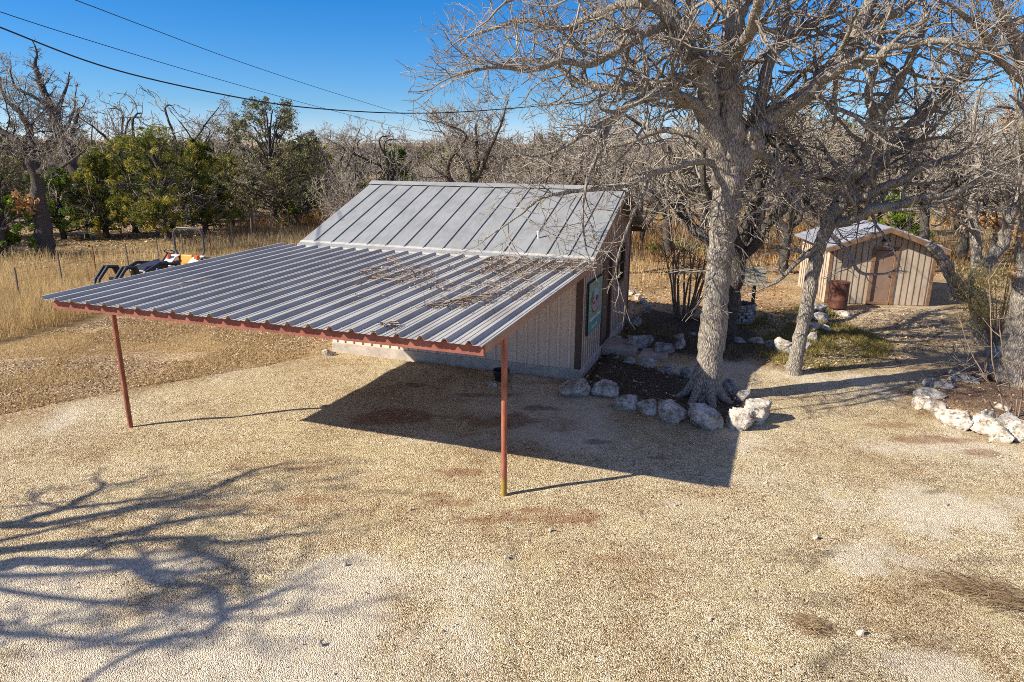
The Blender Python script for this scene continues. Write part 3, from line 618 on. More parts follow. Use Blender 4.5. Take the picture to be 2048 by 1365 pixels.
# ------------------------------------------------------------------ shed
sL, sR = gz(1648, 607), gz(1856, 613); sc_ = (sL+sR)/2; e = (sR-sL)[:2]; SWD = float(np.linalg.norm(e)); sAng = math.atan2(e[1], e[0])
shed = empty('shed', (sc_[0], sc_[1], 0), sAng, 'small gabled garden shed with brown door and shadow dappled siding', 'shed')
hw = SWD/2; EZ, RZ, SD = 1.92, 2.50, 3.0
def shz(x): return RZ-(RZ-EZ)*abs(x)/hw
m = MB()
dx0, dx1, dz = -.28, .42, 1.80
def sstrip(x0, x1, z0):
    mid = [0.0] if x0 < 0 < x1 else []
    m.prism([(x0, z0), (x1, z0)]+[(x, shz(x)-.02) for x in [x1]+mid+[x0]], 'y', 0, .08)
sstrip(-hw, dx0, .02); sstrip(dx0, dx1, dz); sstrip(dx1, hw, .02)
m.box(-hw, -hw+.08, .08, SD-.08, .02, EZ-.02); m.box(hw-.08, hw, .08, SD-.08, .02, EZ-.02)
m.prism([(-hw, .02), (hw, .02), (hw, EZ-.02), (0, RZ-.02), (-hw, EZ-.02)], 'y', SD-.08, SD)
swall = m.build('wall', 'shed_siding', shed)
m = MB(); x = -hw+.2
while x < hw-.1:
    z0 = dz+.1 if dx0-.12 < x < dx1+.12 else .03
    m.box(x-.009, x+.009, -.012, -.001, z0, shz(x)-.1); x += .19
y = .3
while y < SD-.1: m.box(-hw-.014, -hw-.001, y-.02, y+.02, .04, EZ-.1); y += .22
m.build('battens', 'shed_batten', swall)
m = MB()
for s in (-1, 1):
    m.prism([(0, RZ), (s*(hw+.26), shz(hw+.26)), (s*(hw+.26), shz(hw+.26)+.03), (0, RZ+.03)], 'y', -.32, SD+.2)
    for kx in range(1, 8): xx = s*kx*(hw+.2)/8; m.box(xx-.012, xx+.012, -.32, SD+.2, shz(abs(xx))+.02, shz(abs(xx))+.055)
sroof = m.build('roof', 'shed_roof', shed)
m = MB()
for s in (-1, 1): m.prism([(0, RZ-.15), (s*(hw+.25), shz(hw+.25)-.15), (s*(hw+.25), shz(hw+.25)-.003), (0, RZ-.003)], 'y', -.33, -.29)
m.build('bargeboard', 'shed_trim', shed)
for s in (-1, 1):
    m = MB(); m.box(*(sorted((s*hw+s*.012, s*hw-s*.09))), -.018, -.002, .02, EZ-.05); m.build('corner_board', 'shed_trim', shed)
m = MB(); m.box(dx0+.07, dx1-.07, .03, .06, .09, dz-.05); sdoor = m.build('door', 'shed_door', shed)
m = MB(); m.lathe([(.001, -.02), (.03, 0), (.03, .03), (.001, .05)], 10, (dx1-.13, .01, .92)); m.tube([(dx1-.13, .03, .935), (dx1-.13, .0, .935)], .012, 8); m.build('door_knob', 'black', sdoor)
m = MB(); m.box(dx0-.05, dx0+.06, -.035, .075, .02, dz+.08); m.box(dx1-.06, dx1+.05, -.035, .075, .02, dz+.08); m.box(dx0+.06, dx1-.06, -.035, .075, dz-.03, dz+.08); m.box(dx0+.06, dx1-.06, -.05, .075, .02, .10)
m.build('door_frame', 'shed_trim', shed)
m = MB(); m.lathe([(.04, .05), (.12, .02), (.13, -.02), (.03, -.03)], 16, (.0, -.10, 2.08)); m.tube([(0, .0, 2.15), (0, -.10, 2.15), (0, -.10, 2.08)], .012, 8)
sl_ = m.build('wall_lamp', 'black', shed); m = MB(); m.lathe([(.03, -.03), (.05, -.06), (.05, -.11), (.02, -.14)], 12, (0, -.10, 2.08)); m.build('bulb', 'white', sl_, True)

# rusty barrel beside it
bpos = gz(1681, 622)+np.array([0, .25, 0])
bar = empty('barrel', (bpos[0], bpos[1], 0), 0, 'rusty brown steel drum standing beside the shed', 'barrel')
pr = [(.01, .05), (.27, .05)]
for i in range(25):
    z = .05+.80*i/24; pr.append((.275+.012*math.exp(-((z-.32)/.02)**2)+.012*math.exp(-((z-.60)/.02)**2)+(.008 if i in (0, 24) else 0), z))
pr += [(.26, .855), (.25, .80), (.01, .80)]
m = MB(); m.lathe(pr, 28); m.build('drum', 'rust', bar, True)
m = MB(); m.lathe([(.268, .845), (.288, .845), (.29, .862), (.283, .874), (.268, .862)], 28); m.build('rim', 'rust', bar, True)

# ------------------------------------------------------------------ stone well with a shingled roof
wp = gz(1484, 652)+np.array([0.0, .45, 0])
well = empty('wishing_well', (wp[0], wp[1], 0), R(-12), 'low round stacked stone well under a small shingled roof', 'well')
m = MB(); r_ = random.Random(5)
for ly in range(6):
    nst = 13; a0 = r_.random()
    for i in range(nst):
        a = 2*math.pi*(i+a0)/nst; c_ = np.array([math.cos(a), math.sin(a), 0]); t_ = np.array([-math.sin(a), math.cos(a), 0])
        ln = .2*r_.uniform(.8, 1.1); z0 = ly*.095; rad = .40+r_.uniform(-.02, .03)
        vs = []
        for zz, sh in ((z0, .95), (z0+.088, 1.0)):
            for su, sv in ((-1, -1), (1, -1), (1, 1), (-1, 1)): vs.append(c_*(rad+sv*.07*sh)+t_*su*ln/2*sh*r_.uniform(.9, 1.05)+np.array([0, 0, zz+r_.uniform(-.006, .006)]))
        m.add(vs, [(0, 3, 2, 1), (4, 5, 6, 7), (0, 1, 5, 4), (1, 2, 6, 5), (2, 3, 7, 6), (3, 0, 4, 7)])
bevel(m.build('stone_wall', 'rock_grey', well), .015, 1)
m = MB(); m.lathe([(.01, .12), (.36, .12), (.36, .14), (.01, .14)], 20); m.build('water', 'glass', well)
for s in (-1, 1):
    m = MB(); m.box(s*.38-.045, s*.38+.045, -.045, .045, .45, 1.42); m.build('post', 'trim', well)
m = MB()
for s in (-1, 1):
    n_ = 6
    for i in range(n_):                                         # overlapping rows of shingles
        y0 = s*(.62*(i)/n_); y1 = s*(.62*(i+1.25)/n_); z0 = 1.60-.42*i/n_+.012; z1 = 1.60-.42*(i+1.25)/n_+.02
        for q in range(9):
            x0 = -.62+q*.138+r_.uniform(-.01, .01); dz_ = r_.uniform(0, .012)
            m.prism([(y0, z0), (y1, z1+dz_), (y1, z1+dz_+.018), (y0, z0+.012)], 'x', x0, x0+.132)
m.build('shingle_roof', 'shingle', well)
m = MB(); m.box(-.44, .44, -.03, .03, 1.38, 1.45); m.build('crossbar', 'trim', well)

MAT['seat_yellow'] = basic('yellow_seat', [(.3, (.62, .24, .02)), (.7, (.75, .33, .04))], scale=7, rough=.5)
MAT['greydark'] = basic('dark_grey_steel', [(.3, (.05, .05, .053)), (.7, (.10, .10, .105))], scale=6, rough=.4)
# ------------------------------------------------------------------ tractor behind the carport
tp = atY(352, 560, 22.3); tp[2] = 0
tr = empty('tractor', tuple(tp), 0, 'compact orange and white tractor with roll bar and black grapple loader', 'tractor')
hd = math.atan2(-.97, -.24); tr.rotation_euler = (0, 0, hd)          # local +x is forward
m = MB(); m.box(-.2, 1.55, -.26, .26, .55, 1.0); m.prism([(.55, .95), (1.6, .95), (1.62, 1.12), (1.45, 1.22), (.55, 1.28)], 'y', -.27, .27); bevel(m.build('hood', 'black', tr), .04, 3)
m = MB(); m.box(1.60, 1.63, -.22, .22, .7, 1.1); m.build('grille', 'black', tr)
for s in (-1, 1):
    m = MB(); a = [(-.72+.62*math.cos(t), 1.02-.47+.62*math.sin(t)+.1) for t in [i*math.pi/8 for i in range(9)]]
    for i in range(8): m.add([(a[i][0], s*.32, a[i][1]), (a[i+1][0], s*.32, a[i+1][1]), (a[i+1][0], s*.64, a[i+1][1]), (a[i][0], s*.64, a[i][1]), (a[i][0], s*.32, a[i][1]-.03), (a[i+1][0], s*.32, a[i+1][1]-.03), (a[i+1][0], s*.64, a[i+1][1]-.03), (a[i][0], s*.64, a[i][1]-.03)], [(0, 1, 2, 3), (7, 6, 5, 4), (0, 4, 5, 1), (1, 5, 6, 2), (2, 6, 7, 3), (3, 7, 4, 0)])
    m.build('fender', 'white', tr)
    m = MB(); m.box(-.5, -.36, s*.56-.06, s*.56+.06, 1.20, 1.32); m.build('marker_light', 'amber', tr)
def wheel(x, y, r, wd, rim='white'):
    m = MB(); pr = [(r*.55, -wd/2), (r*.93, -wd/2), (r, -wd*.3), (r, wd*.3), (r*.93, wd/2), (r*.55, wd/2)]; k = 28
    vs = [(x+rr_*math.cos(2*math.pi*j/k), y+yy, r+rr_*math.sin(2*math.pi*j/k)) for rr_, yy in pr for j in range(k)]
    fs = [(i*k+j, i*k+(j+1) % k, ((i+1) % 6)*k+(j+1) % k, ((i+1) % 6)*k+j) for i in range(6) for j in range(k)]
    m.add(vs, fs)
    for j in range(18):                                         # lugs
        a = 2*math.pi*j/18; s = 1 if j % 2 else -1
        m.bar((x+(r+.005)*math.cos(a), y, r+(r+.005)*math.sin(a)), (x+(r+.005)*math.cos(a+.12), y+s*wd*.48, r+(r+.005)*math.sin(a+.12)), .035, .03)
    t_ = m.build('wheel', 'tyre', tr); m = MB()
    vs = [(x+rr_*math.cos(2*math.pi*j/k), y+yy, r+rr_*math.sin(2*math.pi*j/k)) for rr_, yy in [(r*.56, -wd*.42), (r*.2, -wd*.2), (r*.2, wd*.2), (r*.56, wd*.42)] for j in range(k)]
    m.add(vs, [(i*k+j, i*k+(j+1) % k, (i+1)*k+(j+1) % k, (i+1)*k+j) for i in range(3) for j in range(k)]+[tuple(range(k, 2*k)), tuple(range(2*k, 3*k))]); m.build('rim', MAT['orange'], t_)
for s in (-1, 1): wheel(-.72, s*.58, .52, .34); wheel(1.15, s*.50, .33, .22)
m = MB(); m.box(-.62, -.15, -.24, .24, .92, 1.06); m.prism([(-.66, 1.0), (-.55, 1.0), (-.63, 1.30), (-.73, 1.28)], 'y', -.23, .23); bevel(m.build('seat', 'seat_yellow', tr), .04, 3)
wy = .57; zt = 2.16
arc = [(-.82, -wy*.72, .85), (-.82, -wy*.74, 1.12), (-.82, -wy, 1.42)]
arc += [(-.82, -wy, 1.94), (-.82, -wy+.05, 2.06), (-.82, -wy+.17, zt)]
arc += [(x, -y, z) for x, y, z in reversed(arc)]
m = MB(); m.tube(arc, .036, 10); m.build('roll_bar', 'greydark', tr, True)
m = MB(); m.tube([(.5, -.03, 1.2), (.18, -.02, 1.48)], .025, 8)
k = 20; ring = [(.14+.07*math.cos(2*math.pi*j/k), .19*math.sin(2*math.pi*j/k), 1.50+.17*.4*math.cos(2*math.pi*j/k)) for j in range(k+1)]; m.tube(ring, .016, 6); m.build('steering_wheel', 'black', tr)
for s in (-1, 1):
    m = MB(); m.tube([(.35, s*.40, 1.15), (1.1, s*.42, 1.28), (1.75, s*.42, 1.10), (2.0, s*.42, .78)], .055, 6); m.box(.22, .40, s*.40-.05, s*.40+.05, .5, 1.25); m.build('loader_arm', 'black', tr)
    m = MB(); m.tube([(.5, s*.40, .75), (1.25, s*.42, 1.12)], .04, 10); m.build('cylinder', 'blue', tr, True)
gr = MB()
for i in range(7):
    y = -.62+i*1.24/6
    gr.tube([(2.0, y, .95), (2.02, y, .62), (2.2, y, .42), (2.75, y, .38)], .03, 5)
gr.box(1.96, 2.03, -.66, .66, .86, .96); gr.box(1.96, 2.06, -.66, .66, .52, .6)
grp = gr.build('grapple', 'black', tr)
for s in (-.33, .33):
    m = MB(); m.tube([(2.0, s, 1.0), (2.15, s, 1.32), (2.5, s, 1.36), (2.85, s, 1.05), (2.95, s, .75)], [.05, .055, .05, .045, .02], 6); m.tube([(2.0, s+.14, 1.0), (2.15, s+.14, 1.32), (2.5, s+.14, 1.36), (2.85, s+.14, 1.05), (2.95, s+.14, .75)], [.05, .055, .05, .045, .02], 6)
    m.bar((2.2, s, 1.33), (2.2, s+.14, 1.33), .05); m.bar((2.8, s, 1.1), (2.8, s+.14, 1.1), .05); m.build('jaw', 'black', grp)

# ------------------------------------------------------------------ wire fence behind the grass
fA, fB = np.array([-16.2, 20.0]), np.array([-12.4, 42.0])
def fence_at(u):
    d = ray(u, 520); s = (fB-fA); A = np.array([[s[0], -d[0]], [s[1], -d[1]]]); q = np.linalg.solve(A, -fA); return fA+s*q[0]
fence = empty('wire_fence', (fA[0], fA[1], 0), 0, 'thin wire fence on crooked wooden and rusty steel posts in dry grass', 'fence')
tops = []
for i, (u, hgt) in enumerate([(25, 1.05), (116, 1.3), (190, 1.3), (256, 1.15), (317, 1.2), (368, 1.15), (424, 1.1), (468, 1.3), (508, 1.35), (548, 1.5), (583, 1.45)]):
    p = fence_at(u)-fA; lean = rng.uniform(-.06, .06); m = MB()
    rust_ = i in (2, 6)
    b_ = [rng.uniform(-.03, .03) for _ in range(4)]
    m.tube([(p[0]+b_[0], p[1], -.2), (p[0]+lean*.3+b_[1], p[1]+b_[2], hgt*.4), (p[0]+lean*.7, p[1]+b_[3], hgt*.75), (p[0]+lean, p[1], hgt)], [.03, .032, .03, .026] if not rust_ else [.022]*4, 7)
    o = m.build('post', 'rustpost' if rust_ else 'postwood', fence)
    if rust_: o['label'] = 'rusty steel post'
    tops.append((p[0]+lean*.7, p[1]))
for z in (.3, .6, .85, 1.02):
    m = MB(); m.tube([(x, y, z+rng.uniform(-.02, .02)) for x, y in tops], .0035, 4); m.build('wire', 'postwood', fence)

# ------------------------------------------------------------------ overhead cables
def cable(pts, r, label):
    P = [atY(u, v, Y) for u, v, Y in pts]; out = []
    for i in range(len(P)-1):                                   # Catmull-Rom through the surveyed points
        p0, p1, p2, p3 = P[max(i-1, 0)], P[i], P[i+1], P[min(i+2, len(P)-1)]
        for k in range(8):
            t = k/8; out.append(.5*((2*p1)+(-p0+p2)*t+(2*p0-5*p1+4*p2-p3)*t*t+(-p0+3*p1-3*p2+p3)*t**3))
    out.append(P[-1]); m = MB(); m.tube(out, r, 6); o = m.build('overhead_cable', 'cable'); tag(o, label, 'cable'); return o
cable([(-700, -250, 12), (-300, -70, 13.5), (0, 55, 15), (230, 140, 16.5), (480, 196, 18.5), (640, 218, 20), (830, 227, 22), (1000, 219, 24.5), (1260, 196, 29)], .017, 'thick sagging black cable crossing the sky, lowest of the three')
cable([(-500, -140, 14), (-200, -50, 18), (0, 24, 22), (200, 88, 27), (420, 154, 35), (640, 215, 48), (860, 270, 70), (1010, 296, 90)], .013, 'thin cable that crosses behind the thick sagging cable')
cable([(-300, -150, 14), (0, -55, 18), (155, 2, 22), (300, 57, 27), (480, 124, 35), (680, 190, 48), (885, 252, 72), (1010, 286, 90)], .013, 'uppermost thin cable slanting down across the blue sky')
# ------------------------------------------------------------------ trees
def vrand(r):
    while True:
        x, y, z = r.uniform(-1, 1), r.uniform(-1, 1), r.uniform(-1, 1); q = x*x+y*y+z*z
        if .01 < q < 1: q = math.sqrt(q); return x/q, y/q, z/q
def vn(x, y, z):
    q = math.sqrt(x*x+y*y+z*z) or 1; return x/q, y/q, z/q
class Tree:
    """collects thick limbs as tubes (trunk) and fine branches as short prisms (crown)"""
    def __init__(s, seed, minr=.005, wander=.33, up=.05, thick=.022, dens=1.0, minL=.16, k=9, ratio=(.34, .62), gk=1.0, krk=1.0):
        s.gk = gk; s.krk = krk
        s.r = random.Random(seed); s.seed = seed; s.minr = minr; s.wander = wander; s.up = up; s.thick = thick; s.dens = dens; s.minL = minL; s.k = k
        s.ratio = ratio; s.thin = []; s.mb = MB(); s.tips = []
    def limb(s, pts, rad, kids=True, start=.2, gap=.30, kl=(.8, 2.0), rough=.10, sub=5, upk=.25, kr=.42):
        """a guided limb through given points; children sprout along it"""
        P = [np.array(p, float) for p in pts]; out = []; ro = []
        for i in range(len(P)-1):
            p0, p1, p2, p3 = P[max(i-1, 0)], P[i], P[i+1], P[min(i+2, len(P)-1)]
            for q in range(sub):
                t = q/sub; out.append(.5*((2*p1)+(-p0+p2)*t+(2*p0-5*p1+4*p2-p3)*t*t+(-p0+3*p1-3*p2+p3)*t**3)); ro.append(rad[i]+(rad[i+1]-rad[i])*t)
        out.append(P[-1]); ro.append(rad[-1])
        r = s.r
        out = [p+np.array(vrand(r))*ro[i]*rough*2.2*(0 if i in (0,) else 1) for i, p in enumerate(out)]
        ro2 = [x*(1+r.uniform(-.09, .12)) for x in ro]
        s.mb.tube(out, ro2, max(5, min(16, int(6+ro[0]*50))) if s.k > 6 else s.k)
        if not kids: return out, ro
        acc = 0; tot = sum(np.linalg.norm(out[i+1]-out[i]) for i in range(len(out)-1)); run = 0
        for i in range(len(out)-1):
            dv = out[i+1]-out[i]; ln = np.linalg.norm(dv); run += ln; acc += ln
            if run/tot < start: acc = 0; continue
            dv = dv/max(ln, 1e-6)
            while acc > gap*s.gk:
                acc -= gap*s.gk*r.uniform(.6, 1.4)
                v = vrand(r); d = vn(dv[0]*.55+v[0], dv[1]*.55+v[1], dv[2]*.55+v[2]+upk)
                s.grow(tuple(out[i+1]), d, r.uniform(*kl)*(1.1-.35*run/tot), min(max(ro[i+1]*kr*s.krk, s.minr*2.0), .05))
        e = out[-1]; dv = out[-1]-out[-2]
        s.grow(tuple(e), vn(*dv), kl[1]*.45, ro[-1])
        return out, ro
    def grow(s, p, d, L, r0, lev=0):
        r = s.r; n = max(2, min(14, int(L/(.10+.07*L)))); st = L/n; x, y, z = p; dx, dy, dz = d
        r1 = max(s.minr, r0*.38); pts = [(x, y, z)]; dirs = []
        for i in range(n):
            vx, vy, vz = vrand(r); w_ = s.wander
            dx, dy, dz = vn(dx+vx*w_, dy+vy*w_, dz+vz*w_+s.up); x += dx*st; y += dy*st; z += dz*st
            pts.append((x, y, z)); dirs.append((dx, dy, dz))
        rr = [r0+(r1-r0)*i/n for i in range(n+1)]
        if r0 > s.thick: s.mb.tube(pts, rr, 5 if s.k <= 6 else 7, caps=False)
        else:
            for i in range(n): s.thin.append((*pts[i], rr[i], *pts[i+1], rr[i+1]))
        if L < s.minL*1.9: s.tips.append((x, y, z)); return
        nc = max(2, int((2.2+L*2.6)*s.dens*r.uniform(.75, 1.25)))
        nc = min(nc, 11)
        for c in range(nc):
            f = .18+.82*(c+r.random())/nc; i = min(n, max(1, int(f*n))); bx, by, bz = dirs[i-1]
            v = vrand(r); q = vn(bx*.75+v[0], by*.75+v[1], bz*.75+v[2])
            cl = L*r.uniform(*s.ratio)*(1.15-.45*f)
            if cl < s.minL: cl = s.minL*r.uniform(.8, 1.3)
            s.grow(pts[i], q, cl, max(s.minr, min(rr[i]*.62, r0*.6)), lev+1)
    def build(s, root, bark_m, twig_m, trunk='trunk', crown='crown'):
        a = s.mb.build(trunk, bark_m, root, True)
        if s.thin:
            q = np.array(s.thin); p0, r0, p1, r1 = q[:, :3], q[:, 3:4], q[:, 4:7], q[:, 7:8]
            d = p1-p0; d /= np.maximum(np.linalg.norm(d, axis=1, keepdims=True), 1e-6)
            ref = np.where(np.abs(d[:, 2:3]) < .9, np.array([[0, 0, 1.0]]), np.array([[1.0, 0, 0]]))
            u = np.cross(d, ref); u /= np.linalg.norm(u, axis=1, keepdims=True); v = np.cross(d, u)
            p0 = p0-d*r0*.5
            V = np.empty((len(q), 6, 3))
            for j in range(3):
                c, sn = math.cos(2*math.pi*j/3), math.sin(2*math.pi*j/3); o = c*u+sn*v; V[:, j] = p0+o*r0; V[:, 3+j] = p1+o*r1
            b = np.arange(len(q))[:, None]*6
            Fq = np.concatenate([b+np.array([[j, (j+1) % 3, 3+(j+1) % 3, 3+j]]) for j in range(3)])
            np_mesh(crown, V.reshape(-1, 3), Fq, twig_m, root, smooth=False)
        return root
def leaf_cloud(name, C, Rr, n, size, mat, parent=None, seed=0, up=.4, flat=1.0, clump_w=.6, elong=1.6, tint=None):
    """n small leaves round each centre C with radius Rr: leaves are separate rhombic faces"""
    g = np.random.default_rng(seed); C = np.asarray(C, float); Rr = np.broadcast_to(np.asarray(Rr, float), (len(C),))
    m = len(C)*n; ci = np.repeat(np.arange(len(C)), n)
    v = g.normal(size=(m, 3)); v /= np.linalg.norm(v, axis=1, keepdims=True)
    p = C[ci]+v*(Rr[ci]*g.random(m)**.45)[:, None]*np.array([1, 1, flat])
    d = v*.7+g.normal(size=(m, 3))*.6+np.array([0, 0, up]); d /= np.linalg.norm(d, axis=1, keepdims=True)
    s = np.cross(d, g.normal(size=(m, 3))); s /= np.linalg.norm(s, axis=1, keepdims=True)
    L = (size*(.6+.8*g.random(m)))[:, None]; W = L/elong*.5
    V = np.stack([p-d*L*.5, p+s*W, p+d*L*.5, p-s*W], 1).reshape(-1, 3)
    Fq = np.arange(m*4).reshape(-1, 4)
    cr = g.random(len(C)) if tint is None else np.asarray(tint)
    return np_mesh(name, V, Fq, mat, parent, rnd=np.clip(cr[ci]*clump_w+g.random(m)*(1-clump_w), 0, 1))

def pp(l, off=(0, 0, 0)):                                        # [(u, v, Y, r)] -> points, radii
    return [atY(u, v, Y)-np.array(off) for u, v, Y, r in l], [r for *_, r in l]

# the big oak in the stone bed
ob = gz(1408, 800)
oak = empty('oak_tree', ob, 0, 'largest bare oak, pale thick trunk rising from the boulder ringed bed', 'tree')
T = Tree(3, minr=.0044, wander=.38, up=.035, dens=.98, gk=.82)
def H(l, **k): a, b = pp(l, ob); return T.limb(a, b, **k)
Y0 = ob[1]
H([(1406, 826, Y0, 0.360), (1408, 800, Y0, 0.302), (1412, 770, Y0, 0.261), (1419, 720, Y0, 0.245), (1426, 660, Y0, 0.241), (1432, 600, Y0, 0.239), (1439, 530, Y0, 0.236), (1446, 470, Y0, 0.239), (1453, 410, Y0, 0.248), (1459, 362, Y0, 0.257), (1461, 325, Y0, 0.234)], kids=False, rough=.03)
H([(1458, 365, Y0, .25), (1462, 290, Y0, .235), (1459, 200, Y0, .22), (1464, 100, Y0, .2), (1471, 0, Y0+.1, .18), (1478, -110, Y0+.2, .13), (1465, -220, Y0+.3, .07)], start=.25, gap=.2, kl=(.9, 2.0))
H([(1450, 372, Y0, .2), (1436, 292, Y0-.1, .19), (1419, 215, Y0-.2, .175), (1401, 140, Y0-.3, .16), (1368, 88, Y0-.4, .14), (1345, 35, Y0-.5, .12), (1308, -45, Y0-.6, .09), (1270, -130, Y0-.7, .05)], start=.3, gap=.22)
H([(1424, 245, Y0-.1, .11), (1386, 207, Y0-.4, .10), (1350, 190, Y0-.8, .088), (1300, 194, Y0-1.1, .078), (1262, 207, Y0-1.3, .066), (1225, 236, Y0-1.5, .062), (1178, 262, Y0-1.7, .045), (1130, 292, Y0-1.8, .03)], start=.2, gap=.2, upk=.1)
H([(1402, 148, Y0-.3, .1), (1340, 166, Y0-.2, .09), (1280, 176, Y0, .08), (1212, 176, Y0+.2, .068), (1152, 160, Y0+.4, .056), (1110, 130, Y0+.5, .047), (1060, 120, Y0+.6, .036), (1000, 128, Y0+.8, .026), (930, 150, Y0+.9, .014)], start=.15, gap=.19)
H([(1345, 40, Y0-.5, .09), (1298, 62, Y0-.9, .08), (1240, 98, Y0-1.2, .07), (1180, 128, Y0-1.5, .06), (1120, 122, Y0-1.7, .05), (1068, 140, Y0-1.9, .042), (990, 134, Y0-2.1, .03), (925, 146, Y0-2.3, .016)], start=.15, gap=.2)
H([(1338, 22, Y0-.5, .085), (1250, 8, Y0-.3, .072), (1180, 38, Y0, .06), (1118, 58, Y0+.2, .05), (1050, 40, Y0+.4, .042), (980, 60, Y0+.5, .03), (920, 80, Y0+.6, .015)], start=.15, gap=.2)
H([(1352, 60, Y0-.6, .08), (1290, 0, Y0-1.1, .07), (1210, -40, Y0-1.6, .055), (1110, -30, Y0-2.0, .04), (1010, 5, Y0-2.3, .02)], start=.15, gap=.22)
H([(1440, 335, Y0, .07), (1400, 322, Y0-.3, .062), (1358, 332, Y0-.6, .055), (1300, 350, Y0-.9, .048), (1256, 371, Y0-1.2, .042), (1200, 378, Y0-1.5, .036), (1130, 386, Y0-1.8, .03), (1080, 398, Y0-2.0, .024), (1040, 430, Y0-2.1, .017), (985, 468, Y0-2.2, .010)], start=.3, gap=.24, kl=(.6, 1.5), upk=-.05)
H([(1430, 300, Y0-.1, .075), (1380, 268, Y0-.1, .065), (1320, 262, Y0+.2, .055), (1255, 285, Y0+.5, .046), (1190, 300, Y0+.8, .036), (1130, 330, Y0+1.0, .025), (1080, 365, Y0+1.2, .013)], start=.2, gap=.22, upk=.0)
H([(1225, 236, Y0-1.5, .04), (1200, 300, Y0-1.7, .034), (1175, 360, Y0-1.9, .028), (1165, 430, Y0-2.0, .02), (1172, 500, Y0-2.0, .012)], start=.1, gap=.22, kl=(.5, 1.2), upk=-.2)
H([(1300, 350, Y0-.9, .034), (1275, 410, Y0-1.0, .028), (1250, 470, Y0-1.1, .02), (1232, 540, Y0-1.1, .012), (1250, 610, Y0-1.1, .007)], start=.1, gap=.25, kl=(.4, 1.0), upk=-.2)
# right side limbs
H([(1474, 345, Y0, .2), (1520, 252, Y0, .18), (1580, 214, Y0, .155), (1638, 164, Y0+.1, .14), (1690, 108, Y0+.1, .125), (1722, 46, Y0+.2, .11), (1748, -15, Y0+.2, .095), (1785, -90, Y0+.3, .06)], start=.35, gap=.22)
H([(1492, 318, Y0, .19), (1508, 284, Y0, .2), (1524, 255, Y0-.05, .19), (1536, 237, Y0-.1, .12)], kids=False, rough=.25)
H([(1503, 262, Y0, .12), (1528, 180, Y0+.3, .11), (1545, 110, Y0+.5, .1), (1606, 62, Y0+.7, .085), (1660, 20, Y0+.9, .065), (1705, -40, Y0+1.0, .045)], start=.3, gap=.21)
H([(1633, 166, Y0, .1), (1690, 132, Y0-.3, .09), (1757, 120, Y0-.6, .08), (1781, 95, Y0-.8, .072), (1857, 84, Y0-1.0, .06), (1916, 84, Y0-1.2, .048), (1957, 102, Y0-1.3, .036), (2010, 110, Y0-1.4, .02)], start=.1, gap=.2)
H([(1545, 108, Y0+.5, .07), (1570, 50, Y0+.6, .06), (1580, -20, Y0+.7, .045), (1600, -100, Y0+.8, .025)], start=.1, gap=.22)
H([(1488, 330, Y0, .1), (1515, 306, Y0+.4, .09), (1556, 334, Y0+.9, .08), (1602, 362, Y0+1.3, .066), (1650, 350, Y0+1.6, .05), (1700, 372, Y0+1.9, .03)], start=.2, gap=.24, upk=.1)
H([(1462, 290, Y0, .12), (1430, 200, Y0+.8, .11), (1400, 110, Y0+1.5, .095), (1330, 80, Y0+2.1, .08), (1240, 60, Y0+2.6, .06), (1150, 90, Y0+3.0, .035)], start=.3, gap=.24)
H([(1464, 120, Y0, .1), (1500, 60, Y0-.9, .09), (1520, -10, Y0-1.6, .07), (1560, -90, Y0-2.2, .04)], start=.2, gap=.24)
H([(1470, 40, Y0, .1), (1420, 0, Y0+.6, .08), (1380, -60, Y0+1.2, .05)], start=.2, gap=.22)
H([(1725, 40, Y0+.2, .08), (1790, 30, Y0+.6, .065), (1850, -10, Y0+1.0, .05), (1920, -20, Y0+1.3, .03)], start=.1, gap=.22)
for i in range(7):                                               # root flare
    a = i*.9+.3; c_, s_ = math.cos(a), math.sin(a)
    T.mb.tube([(c_*.10, s_*.10, .62), (c_*.20, s_*.20, .34), (c_*.36, s_*.36, .13), (c_*.58, s_*.58, -.02), (c_*.8, s_*.8, -.12)], [.14, .12, .085, .05, .03], 9)
# water sprouts round the old cut on the right limb
for i in range(46):
    c = atY(1528+T.r.uniform(-30, 14), 246+T.r.uniform(-10, 30), Y0-.1)-ob
    a = T.r.uniform(-2.6, 2.6)
    T.up = .02; T.wander = .12
    d = vn(math.sin(a)*.8+.15, T.r.uniform(-.9, .5), T.r.uniform(.15, 1.2)); L = T.r.uniform(.6, 1.7)
    n = 7; p = np.array(c); dd = np.array(d); pts = [p]
    for q in range(n): dd = dd+np.array(vrand(T.r))*.10; dd /= np.linalg.norm(dd); p = p+dd*L/n; pts.append(p)
    for q in range(n): T.thin.append((*pts[q], .009*(1-q/n)+.0045, *pts[q+1], .009*(1-(q+1)/n)+.0045))
T.wander = .36; T.up = .0
# small dead shoots on the lower trunk
for u, v, du, dv, L in [(1420, 540, -1, -.5, .9), (1424, 560, -.8, -.9, 1.1), (1440, 470, 1, .3, .9), (1446, 480, 1, -.6, 1.2), (1448, 500, .9, -1, 1.1), (1438, 430, -1, .4, 1.0), (1445, 440, 1, .5, 1.0), (1430, 400, -1, .1, 1.3), (1462, 400, 1, .2, 1.2), (1466, 380, 1, -.3, 1.3), (1440, 390, -1, -.4, 1.2), (1455, 520, .8, -1, .8)]:
    T.grow(tuple(atY(u, v, Y0-.22)-ob), vn(du, -.45, dv), L, .016)
T.build(oak, MAT['bark'], MAT['twig'])

